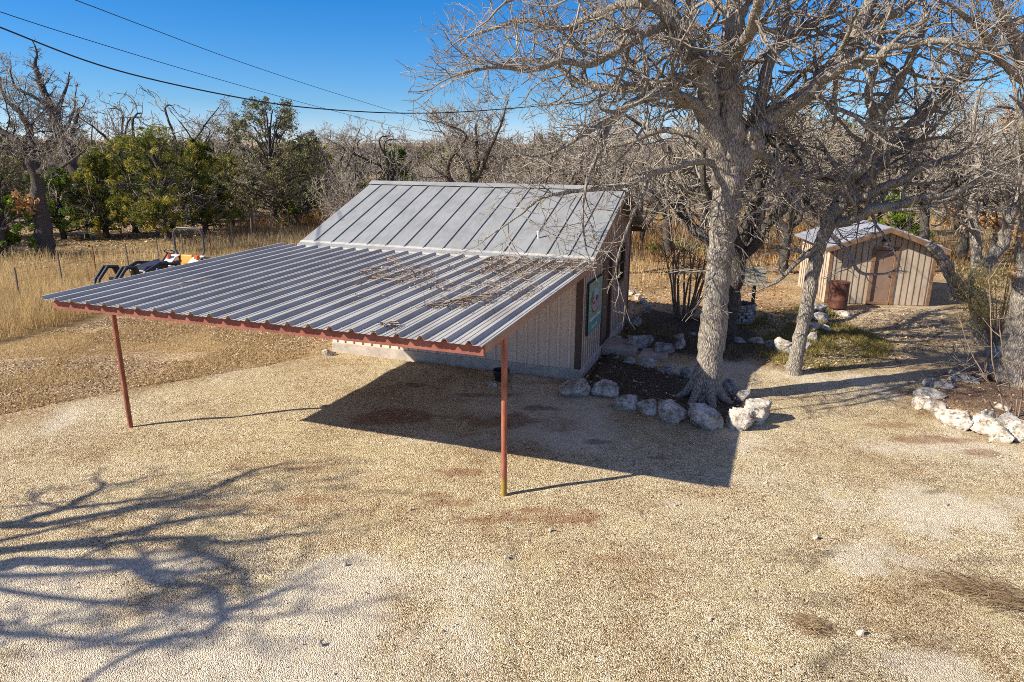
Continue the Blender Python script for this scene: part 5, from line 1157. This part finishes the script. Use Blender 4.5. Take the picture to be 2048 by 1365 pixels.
RK = [
 (1115, 1181, 752, 799, 'grey boulder nearest the house corner, leftmost of the bed front row', 'rock'),
 (1181, 1238, 757, 796, 'rounded pale boulder second from the house corner', 'rock'),
 (1222, 1275, 786, 821, 'blocky boulder third from the house corner', 'rock'),
 (1270, 1316, 794, 831, 'squarish boulder fourth from the house corner', 'rock'),
 (1309, 1337, 797, 829, 'small stone tucked left behind the pyramid shaped boulder', 'rock_grey'),
 (1314, 1377, 799, 850, 'pyramid shaped boulder in front of the big oak trunk', 'rock'),
 (1375, 1389, 815, 831, 'little stone wedged between the two largest front boulders', 'rock_grey'),
 (1373, 1446, 807, 863, 'largest front boulder, right below the big oak trunk', 'rock'),
 (1447, 1508, 809, 862, 'sunlit white boulder at the right end of the front row', 'rock_white'),
 (1479, 1539, 797, 848, 'sunlit pitted boulder behind the right end of the front row', 'rock_white'),
 (1439, 1472, 756, 786, 'long low stone against the right side of the big oak trunk', 'rock_grey'),
 (1464, 1499, 776, 806, 'low shaded slab stone leading to the sunlit white boulders', 'rock_grey'),
 (1228, 1241, 712, 721, 'tiny stone at the foot of the doorstep', 'rock_grey'),
 (1240, 1271, 713, 731, 'oval stone below the doorstep, first of the path edge', 'rock'),
 (1270, 1312, 715, 738, 'pale flat stone, second of the path edge below the doorstep', 'rock'),
 (1312, 1361, 728, 749, 'low broad stone in the middle of the path edge', 'rock_grey'),
 (1358, 1389, 733, 759, 'stone of the path edge touching the left of the big oak trunk', 'rock_grey'),
 (1216, 1243, 671, 686, 'small pale stone against the wall above the doorstep', 'rock'),
 (1248, 1306, 667, 704, 'long lumpy boulder just right of the flagstone', 'rock_grey'),
 (1303, 1349, 684, 711, 'smooth boulder ending the row right of the flagstone', 'rock_grey'),
 (1345, 1371, 676, 702, 'upright stone under the flat capped one, left of the oak trunk', 'rock'),
 (1345, 1368, 666, 680, 'flat capping stone left of the oak trunk', 'rock_grey'),
 (1377, 1393, 665, 675, 'small dark stone half hidden left of the oak trunk', 'rock_grey'),
 (1252, 1284, 631, 655, 'dark stone at the back corner of the house', 'rock_grey'),
 (1284, 1299, 620, 630, 'small stone behind the dark one at the house back corner', 'rock_grey'),
 (1286, 1304, 609, 625, 'bluish grey stone along the back bed edge', 'rock_grey'),
 (1278, 1297, 598, 611, 'sunlit pale stone, nearest of three behind the house corner', 'rock_white'),
 (1267, 1283, 588, 600, 'sunlit pale stone, middle of three behind the house corner', 'rock_white'),
 (1256, 1271, 580, 590, 'sunlit pale stone, farthest of three behind the house corner', 'rock_white'),
 (1458, 1492, 674, 689, 'shaded stone right of the oak trunk, first of the green patch edge', 'rock_grey'),
 (1495, 1531, 673, 691, 'long flat stone edging the green patch', 'rock'),
 (1529, 1549, 680, 697, 'small dark stone beside the long flat one', 'rock_grey'),
 (1547, 1584, 675, 707, 'upright white stone left of the slender oak', 'rock_white'),
 (1604, 1621, 672, 701, 'narrow white stone right behind the slender oak', 'rock_white'),
 (1622, 1656, 622, 646, 'lower stone of the small stack by the barrel', 'rock_grey'),
 (1624, 1652, 606, 626, 'upper stone of the small stack by the barrel', 'rock_grey'),
 (1616, 1636, 645, 664, 'white stone in the grass behind the slender oak', 'rock_white'),
 (1641, 1660, 649, 664, 'flat white stone in the grass below the barrel', 'rock_white'),
 (1610, 1636, 664, 683, 'grey stone nearest behind the slender oak', 'rock_grey'),
 (1671, 1701, 620, 632, 'pale flat stone at the foot of the barrel', 'rock_white'),
 (1822, 1860, 790, 820, 'white stone at the leftmost point of the right bed wall', 'rock_white'),
 (1826, 1888, 775, 802, 'flat grey topped stone at the left of the right bed', 'rock_grey'),
 (1846, 1904, 753, 784, 'broad dark streaked stone at the back of the right bed', 'rock_grey'),
 (1896, 1953, 743, 773, 'long weathered stone continuing the back of the right bed', 'rock_grey'),
 (1948, 1975, 744, 764, 'pale stone ending the back row near the right edge trunk', 'rock'),
 (1846, 1896, 799, 834, 'speckled white stone on the front curve of the right bed', 'rock_white'),
 (1868, 1941, 812, 858, 'longest white stone on the front of the right bed', 'rock_white'),
 (1938, 2002, 829, 873, 'white stone with a grey patch right of the longest one', 'rock_white'),
 (1978, 2022, 850, 885, 'small clean white stone low on the right bed wall', 'rock_white'),
 (2005, 2075, 842, 886, 'bright white stone cut by the right edge of the picture', 'rock_white'),
 (1954, 1989, 818, 840, 'dark flat stone lying on the right bed wall', 'rock_grey'),
 (1986, 2044, 827, 848, 'grey slab lying on the right bed wall at the edge', 'rock_grey'),
 (1988, 2024, 808, 832, 'pale slab behind the dark flat stones of the right bed', 'rock'),
 (1970, 2004, 688, 714, 'grey stone behind the right edge trunk', 'rock_grey'),
 (1975, 1998, 730, 747, 'small stone in shade left of the right edge trunk', 'rock'),
 (645, 673, 697, 712, 'white block lying by the left end of the house wall', 'rock_white'),
 (977, 986, 763, 772, 'small white stone beside the black pot', 'rock_white'),
 (985, 994, 766, 775, 'second small white stone close to the black pot', 'rock_white'),
]
for i, (a, b, c, d, lab, mt) in enumerate(RK):
    small = (b-a) < 24
    rock(a, b, c, d, lab, mt, 'stone' if small else 'boulder', i, depth=.62 if (b-a)/(d-c) > 1.75 else .8, cat='stone' if small else 'boulder', sunk=.05 if small else .13, z0=.14 if 'lying on the right bed' in lab else (.16 if 'capping' in lab or 'upper stone' in lab else 0))
# black pot under the carport
pt = gz(1002, 764); pot = empty('plant_pot', (pt[0], pt[1]+.1, 0), 0, 'black plastic pot standing by the front wall under the carport', 'pot')
m = MB(); m.lathe([(.01, 0), (.13, 0), (.17, .20), (.185, .20), (.185, .235), (.165, .235), (.15, .12), (.01, .12)], 20); m.build('pot', 'black', pot, False)
# pale pebbles strewn over the drive
peb = []
for u, v, w_ in [(1720, 1268, .05), (1013, 1118, .04), (690, 1130, .035), (1630, 1075, .04), (1100, 1060, .03), (820, 1020, .03), (1490, 905, .04), (1530, 965, .03), (1350, 1010, .03), (430, 1080, .03), (1890, 1010, .04), (1420, 1240, .03), (640, 1290, .035)]:
    p = gz(u, v); rad = w_
    o = rock(u-6, u+6, v-8, v+4, None, 'rock_white', 'pebble', int(u), cat='pebble'); k = w_/(o.dimensions.x or .05)*1.6; o.scale = (k, k, k)
    tag(o, 'pale pebble lying loose on the gravel drive', 'pebble', 'loose pebbles on the drive')

# ------------------------------------------------------------------ grass, litter and shrubs
def in_poly(poly, n, seed, thr=0.0, nz=0):
    g = np.random.default_rng(seed); q = np.array(poly); lo, hi = q.min(0), q.max(0); out = []
    while sum(len(o) for o in out) < n:
        P = lo+(hi-lo)*g.random((n, 2)); k = poly_sd(P, q) > thr
        if nz: k &= fbm(P, nz, 4, seed) > .44
        out.append(P[k])
    return np.concatenate(out)[:n]
def blades(name, P, h, wd, mat, seed, label, bend=.4, parent=None, kind='stuff'):
    g = np.random.default_rng(seed); n = len(P); H_ = h*(.5+.8*g.random(n))*(.55+.9*fbm(P, .7, 3, seed+1)); a = g.random(n)*6.28; b = g.random(n)*6.28
    s = np.stack([np.cos(a), np.sin(a), np.zeros(n)], 1)*(wd*(.6+.8*g.random(n)))[:, None]
    ln = np.stack([np.cos(b), np.sin(b), np.zeros(n)], 1)*(H_*bend*g.random(n))[:, None]
    z = np.zeros((n, 1)); B0 = np.concatenate([P, z], 1); up = np.zeros((n, 3)); up[:, 2] = H_
    M_ = B0+up*.6+ln*.35; Tp = B0+up+ln
    V = np.stack([B0-s, B0+s, M_+s*.7, Tp, M_-s*.7], 1).reshape(-1, 3); i0 = np.arange(n)*5
    Fq = np.concatenate([np.stack([i0, i0+1, i0+2, i0+4], 1), np.stack([i0+4, i0+2, i0+3, i0+3], 1)])
    Fq = np.stack([i0, i0+1, i0+2, i0+4], 1); Ft = np.stack([i0+4, i0+2, i0+3], 1)
    me = bpy.data.meshes.new(name); me.vertices.add(len(V)); me.vertices.foreach_set('co', V.astype(np.float32).ravel())
    idx = np.concatenate([Fq.ravel(), Ft.ravel()]); me.loops.add(len(idx)); me.loops.foreach_set('vertex_index', idx.astype(np.int32))
    me.polygons.add(2*n); me.polygons.foreach_set('loop_start', np.concatenate([np.arange(n)*4, 4*n+np.arange(n)*3]).astype(np.int32)); me.polygons.foreach_set('loop_total', np.concatenate([np.full(n, 4), np.full(n, 3)]).astype(np.int32))
    rn = np.clip(g.random(n)*.6+fbm(P, .5, 3, seed+2)*.6-.1, 0, 1); at_ = me.attributes.new('rnd', 'FLOAT', 'FACE'); at_.data.foreach_set('value', np.concatenate([rn, rn]).astype(np.float32))
    me.update(calc_edges=True); me.materials.append(MAT[mat]); o = bpy.data.objects.new(name, me); COL.objects.link(o)
    if parent: o.parent = parent
    return tag(o, label, None, None, kind)
def litter(name, P, size, mat, seed, label, zf=None, kind='stuff', lift=.02):
    g = np.random.default_rng(seed); n = len(P); nrm = g.normal(size=(n, 3))*.45; nrm[:, 2] = 1; nrm /= np.linalg.norm(nrm, axis=1, keepdims=True)
    u = np.cross(nrm, g.normal(size=(n, 3))); u /= np.linalg.norm(u, axis=1, keepdims=True); v = np.cross(nrm, u); L = (size*(.5+.9*g.random(n)))[:, None]
    z = np.zeros(n) if zf is None else zf(P); c = np.concatenate([P, (z+lift*g.random(n)+.012)[:, None]], 1)
    V = np.stack([c-u*L*.5, c+v*L*.28, c+u*L*.5+nrm*L*.15, c-v*L*.28], 1).reshape(-1, 3)
    o = np_mesh(name, V, np.arange(n*4).reshape(-1, 4), mat, None, rnd=np.clip(g.random(n), 0, 1)); return tag(o, label, None, None, kind)
LEFTL = pxpoly([(-300, 900), (0, 830), (250, 780), (520, 735), (680, 700), (660, 650), (400, 640), (235, 628), (120, 660), (0, 695), (-300, 740)])
YARDP = [(-11, 12.5), (-6, 15), (1, 13.2), (4, 11.5), (9, 11), (9, 14.5), (6, 15), (7, 18), (10, 20), (12, 16), (9.5, 10), (6.5, 5.2), (-6.5, 5.2)]
TALLP = pxpoly([(-500, 755), (0, 686), (120, 655), (235, 618), (330, 590), (430, 555), (300, 560), (120, 560), (-300, 560)])
blades('dry_grass', in_poly(TALLP, 26000, 1), .55, .0055, 'drygrass', 1, 'tall straw coloured grass at the left edge of the yard', .7)
STRIP = [(-24, 21), (-16.5, 19), (-12, 20), (-9, 26), (-8, 36), (-6, 46), (-4, 56), (-14, 58), (-15, 44), (-18, 32), (-26, 28)]
blades('dry_grass', in_poly(STRIP, 24000, 2), .5, .008, 'drygrass', 2, 'dry grass along the wire fence', .6)
blades('red_grass', in_poly([(-16, 36), (-8, 34), (0, 42), (-2, 58), (-16, 56)], 12000, 3, 0, .3), .75, .012, 'redgrass', 3, 'reddish brown weeds behind the house', .5)
blades('red_grass', in_poly([(4, 24), (9.5, 23), (10, 28), (22, 27), (34, 40), (30, 60), (2, 60), (2, 30)], 22000, 4, 0, .3), .45, .010, 'drygrass', 4, 'tawny grass under the trees around the shed', .6)
blades('short_dry_grass', in_poly(LEFTL, 42000, 41, 0, .6), .05, .0045, 'drygrass', 41, 'short straw coloured turf between the tall grass and the gravel', .9)
blades('short_dry_grass', in_poly(YARDP, 9000, 42, 0, .5), .022, .003, 'drygrass', 42, 'thin straw growing through the gravel drive', 1.0)
blades('red_grass', in_poly([(6, 29), (20, 29), (27, 48), (3, 48)], 9000, 43, 0, .25), .6, .012, 'redgrass', 43, 'rust coloured grass in the woods behind the shed', .5)
blades('green_grass', in_poly(GREEN, 11000, 5, .05, .8), .13, .005, 'greengrass', 5, 'patchy yellow green grass by the slender oak', .9)
blades('green_grass', in_poly(BED_BACK, 1500, 6, .1, 1.0), .16, .006, 'greengrass', 6, 'dark low plants in the shaded back bed', .9)
_L = pxpoly([(-300, 900), (0, 830), (250, 780), (520, 735), (680, 700), (660, 650), (400, 640), (235, 628), (120, 660), (0, 695), (-300, 740)])
litter('leaf_litter', in_poly(LEFTL, 26000, 7, 0, .5), .042, 'litter', 7, 'brown oak leaves carpeting the left of the yard')
litter('leaf_litter', in_poly([(2.2, 18), (5, 18.5), (9, 20.5), (9.5, 23), (10, 27), (18, 27), (26, 36), (0, 40), (1, 22)], 16000, 8), .10, 'brown_leaf', 8, 'orange brown fallen leaves behind the house and the well')
litter('leaf_litter', in_poly(pxpoly([(1490, 715), (1600, 745), (1780, 735), (1900, 690), (1880, 620), (1660, 618), (1560, 620), (1480, 650)]), 3500, 9), .07, 'litter', 9, 'scattered leaves on the path to the shed')
litter('leaf_litter', np.concatenate([in_poly(BED_RIGHT, 900, 10), in_poly(BED_OAK, 500, 11)]), .055, 'litter', 10, 'leaf crumbs on the soil of the planting beds', lift=.14)
litter('leaf_litter', in_poly([(-26, 27), (-17, 27), (-14, 40), (-16, 46), (-34, 46)], 9000, 12), .13, 'litter', 12, 'grey brown leaf litter under the left oaks')
# matted dry grass lying on the drive
cl = gz(1985, 1190); g_ = np.random.default_rng(3)
def mat_patch(c, rx, ry, ang, n, seed, L, mat, name, label):
    g = np.random.default_rng(seed); r_ = np.minimum(np.abs(g.normal(0, .52, n)), 1.35); a = g.random(n)*6.28; x = rx*r_*np.cos(a); y = ry*r_*np.sin(a); ca, sa = math.cos(ang), math.sin(ang)
    P = np.stack([c[0]+x*ca-y*sa, c[1]+x*sa+y*ca, .015+.06*g.random(n)*np.clip(1-r_, 0, 1)], 1); b = ang+g.normal(0, .5, n); d = np.stack([np.cos(b), np.sin(b), g.normal(0, .10, n)], 1); l_ = (L*(.5+g.random(n)))[:, None]
    s = np.stack([-np.sin(b), np.cos(b), np.zeros(n)], 1)*.0035
    V = np.stack([P-s-d*l_/2, P+s-d*l_/2, P+s*.5+d*l_/2, P-s*.5+d*l_/2], 1); V[:, :, 2] = np.maximum(V[:, :, 2], .012)
    o = np_mesh(name, V.reshape(-1, 3), np.arange(n*4).reshape(-1, 4), mat, None, rnd=g.random(n)); tag(o, label, 'dead grass'); return o
mat_patch(cl, .52, .30, -.55, 1500, 4, .22, 'deadgrass', 'dead_grass_clump', 'brown dead grass clump flattened on the gravel at the lower right')
mat_patch(gz(1625, 1252), .24, .17, -.6, 900, 5, .07, 'deadgrass', 'dead_grass_mat', 'small tan mat of dead grass on the gravel at the lower right')

# debris on the roofs: leaves and sticks lying on the carport sheet
def rf(u, v):                                                     # pixel -> point on the carport roof
    p = gz(u, v, 2.53)
    for _ in range(3): p = gz(u, v, cz((p-np.array([HX, HY, 0]))@VD)+.004)
    return p
def roofz(P): return cz((P-np.array([HX, HY]))@VD[:2])
def rpoly(l): return [rf(u, v)[:2] for u, v in l]
YARDP = [(-11, 12.5), (-6, 15), (1, 13.2), (4, 11.5), (9, 11), (9, 14.5), (6, 15), (7, 18), (10, 20), (12, 16), (9.5, 10), (6.5, 5.2), (-6.5, 5.2)]
MAT['palestone'] = attr_mat('pale_chip', [(0, (.3, .24, .16)), (.6, (.6, .53, .42)), (1, (.82, .76, .66))], rough=.9)
RP = np.concatenate([in_poly(rpoly([(985, 520), (1110, 508), (1182, 520), (1178, 545), (1080, 548), (960, 555)]), 2600, 21, -.1), in_poly(rpoly([(720, 545), (800, 535), (930, 540), (1060, 552), (1000, 585), (880, 580), (760, 562)]), 1000, 22, -.15, 1.4), in_poly(rpoly([(855, 618), (930, 600), (1000, 590), (985, 606), (900, 622)]), 380, 23), in_poly(rpoly([(750, 655), (800, 650), (790, 662)]), 70, 24), in_poly(rpoly([(1000, 600), (1080, 570), (1090, 585), (1040, 605)]), 120, 25), in_poly(rpoly([(640, 540), (1180, 520), (1000, 640), (700, 600)]), 160, 26)])
def strands(name, P, L, wd, mat, seed, label, zf):
    g = np.random.default_rng(seed); n = len(P); b = g.random(n)*3.14; l_ = (L*(.35+g.random(n)))[:, None]; d = np.stack([np.cos(b), np.sin(b), g.normal(0, .10, n)], 1)
    s = np.stack([-np.sin(b), np.cos(b), np.zeros(n)], 1)*wd; c = np.concatenate([P, (zf(P)+.055+.03*g.random(n))[:, None]], 1); u = np.array([[0, 0, wd*1.5]])
    V = np.stack([c-d*l_/2-s, c-d*l_/2+s, c+d*l_/2, c-d*l_/2+u], 1).reshape(-1, 3); i0 = np.arange(n)*4
    Fq = np.concatenate([np.stack([i0, i0+1, i0+2], 1), np.stack([i0+1, i0+3, i0+2], 1), np.stack([i0+3, i0, i0+2], 1)])
    o = np_mesh(name, V, Fq, mat, None, rnd=np.tile(g.random(n), 3)); return tag(o, label, None, None, 'stuff')
strands('roof_twigs', RP[::5], .2, .005, 'roofleaf', 33, 'small grey twigs tangled in the leaves on the carport roof', roofz)
litter('drive_litter', in_poly(YARDP, 5200, 36, 0, .35), .03, 'litter', 36, 'specks of dead leaf scattered over the gravel drive', lift=.01)
litter('drive_stones', in_poly(YARDP, 1800, 37), .026, 'palestone', 37, 'larger pale chips among the gravel of the drive', lift=.012)
litter('roof_leaves', RP, .042, 'roofleaf', 31, 'brown dead leaves and twig bits drifted on the carport roof', roofz, lift=.06)
def stick(pts, r, label, seed, name='fallen_branch', twigs=5):
    T = Tree(seed, minr=.004, wander=.3, up=0, dens=.6, thick=.5, minL=.12); P = [rf(u, v)+np.array([0, 0, .03+.02*(i % 2)]) for i, (u, v) in enumerate(pts)]
    m = MB(); m.tube(P, [r*(1-.6*i/len(P)) for i in range(len(P))], 6)
    for q in range(twigs):
        i = T.r.randrange(len(P)-1); d = P[i+1]-P[i]; v = vrand(T.r); T.grow(tuple(P[i]), vn(d[0]*2+v[0]*.5, d[1]*2+v[1]*.5, .10), T.r.uniform(.2, .5), r*.5)
    for s in T.thin: m.tube([s[:3], s[4:7]], [s[3], s[7]], 3, False)
    for k_, v in enumerate(m.v):
        zz = roofz(np.array([[v[0], v[1]]]))[0]+.012; m.v[k_] = (v[0], v[1], max(v[2], zz) if v[2]-zz < .16 else zz+.16)
    o = m.build(name, 'stick'); tag(o, label, 'branch'); return o
stick([(826, 628), (850, 617), (880, 615), (920, 604), (960, 598), (1000, 588)], .017, 'longest dead branch lying among leaves near the middle of the carport roof', 1, twigs=7)
stick([(1010, 560), (1030, 556), (1050, 562), (1070, 568)], .014, 'short forked dead branch lying right of the leaf drift', 2)
stick([(745, 558), (800, 566), (832, 566), (850, 556)], .014, 'dead branch at the lower edge of the left leaf drift', 3)
stick([(930, 548), (990, 543), (1040, 545)], .012, 'dead branch across the middle of the leaf drift', 4)
stick([(1090, 536), (1130, 530), (1160, 525)], .013, 'dead branch near the top right corner of the carport roof', 5)
stick([(335, 576), (370, 571), (400, 567), (425, 564)], .008, 'thin dead twig alone on the left of the carport roof', 6, twigs=2)
stick([(775, 520), (790, 528), (806, 534)], .012, 'small twig clump near the top of the carport roof', 7, twigs=8)
stick([(712, 573), (735, 568), (755, 566)], .010, 'small twig beside the leaf drift, left end', 8, twigs=4)

# many stemmed shrub behind the house corner
sp = gz(1366, 640); shrub = empty('shrub', sp, 0, 'leafless many stemmed shrub in the bed between house and big oak', 'shrub')
T = Tree(71, minr=.006, wander=.2, up=.08, dens=.55, thick=.018)
for i in range(15):
    a = rng.uniform(0, 6.28); d = vn(math.cos(a)*rng.uniform(.15, .5), math.sin(a)*rng.uniform(.15, .5), 1.4); st = np.array([math.cos(a)*.18, math.sin(a)*.18, -.05]); L = rng.uniform(2.2, 3.6)
    pts = [st]; dd = np.array(d)
    for q in range(5): dd = dd+np.array(vrand(rng))*.13; dd /= np.linalg.norm(dd); pts.append(pts[-1]+dd*L/5)
    T.limb(pts, [.036, .03, .025, .02, .014, .008], start=.35, gap=.25, kl=(.4, .9), sub=3)
T.build(shrub, MAT['stick'], MAT['stick'], trunk='stems', crown='branches')
# yellow feathery bush in front of the broken limb oak
yb = gz(1990, 705); bush = empty('bush', yb, 0, 'yellow green feathery bush in front of the forked oak at right', 'bush')
g_ = np.random.default_rng(8); C = []; 
for i in range(120):
    u = 1905+g_.random()*140; v = 535+g_.random()*120; v += max(0, (1935-u))*.4 if v > 600 else 0
    C.append(atY(u, v, yb[1]+g_.uniform(-.5, .6))-yb)
C = np.array(C); T = Tree(77, minr=.004, wander=.2, up=.1, dens=.5)
for c in C[::5]: T.limb([(0, 0, -.05), tuple(c*np.array([.45, .45, .55])), tuple(c)], [.02, .012, .004], kids=False, rough=.4)
T.build(bush, MAT['stick'], MAT['stick'], trunk='stems')
leaf_cloud('foliage', C, .2, 26, .10, 'yellow_fol', bush, 6, up=.9, elong=4.5)
sb = gz(2030, 748); b2 = empty('bush', sb, 0, 'yellow green sprig at the right edge beside the broad trunk', 'bush')
C = np.array([atY(2030+rng.uniform(-14, 25), 640+rng.uniform(40, 140), sb[1]-.6)-sb for _ in range(26)])
m = MB()
for c in C[::4]: m.tube([(0, 0, -.02), c*.5, c], [.012, .008, .003], 5)
m.build('stems', 'stick', b2); leaf_cloud('foliage', C, .10, 40, .07, 'yellow_fol', b2, 7, up=.6, elong=3.5)
# bare saplings in the right bed
yp = gz(2022, 852); sap = empty('sapling', yp, 0, 'leafless thin stemmed sapling in the right stone bed', 'shrub')
T = Tree(81, minr=.004, wander=.2, up=.05, dens=.45, thick=.03)
for l in [[(2018, 850), (2000, 790), (1985, 720), (1982, 640), (1978, 560)], [(2022, 850), (2010, 800), (1975, 760), (1940, 700), (1920, 640)], [(2030, 850), (2034, 800), (2044, 740)], [(2012, 848), (1990, 822), (1975, 800)], [(2020, 850), (2022, 790), (2008, 720), (2000, 660)], [(2034, 852), (2046, 780), (2060, 700)]]:
    a = [atY(u, v, yp[1]+(.0 if i == 0 else rng.uniform(-.15, .25)))-yp for i, (u, v) in enumerate(l)]
    T.limb(a, [.014-.009*i/len(a) for i in range(len(a))], start=.25, gap=.3, kl=(.2, .6), sub=3, rough=.3)
T.build(sap, MAT['stick'], MAT['stick'], trunk='stems', crown='branches')
# brushwood lying behind the right bed
br = gz(1930, 742); brw = empty('brushwood', br, 0, 'dead bare branches lying in shade behind the right stone bed', 'branch')
T = Tree(85, minr=.005, wander=.25, up=.0, dens=.5, thick=.012)
for l in [[(1985, 752), (1950, 728), (1915, 706)], [(1975, 745), (1940, 735), (1915, 748)], [(1960, 740), (1930, 715), (1900, 720)]]:
    a = [gz(u, v, .12+.15*i)-br for i, (u, v) in enumerate(l)]; T.limb(a, [.022, .016, .008], start=.1, gap=.2, kl=(.3, .7), sub=3)
T.build(brw, MAT['twig'], MAT['twig'], trunk='stems', crown='branches')
lb = gz(1250, 560, 0); 
fb = empty('evergreen_bush', (lb[0]+3.2, lb[1]+6, 0), 0, 'small dark green bush in brushwood behind the house corner', 'bush')
C = np.random.default_rng(4).normal(size=(26, 3))*np.array([.7, .4, .22])+np.array([0, 0, .4]); m = MB()
for c in C[::4]: m.tube([(0, 0, -.05), c*.6, c], [.02, .014, .006], 5)
m.build('stems', 'stick', fb); leaf_cloud('foliage', C, .24, 40, .11, 'fresh', fb, 12)
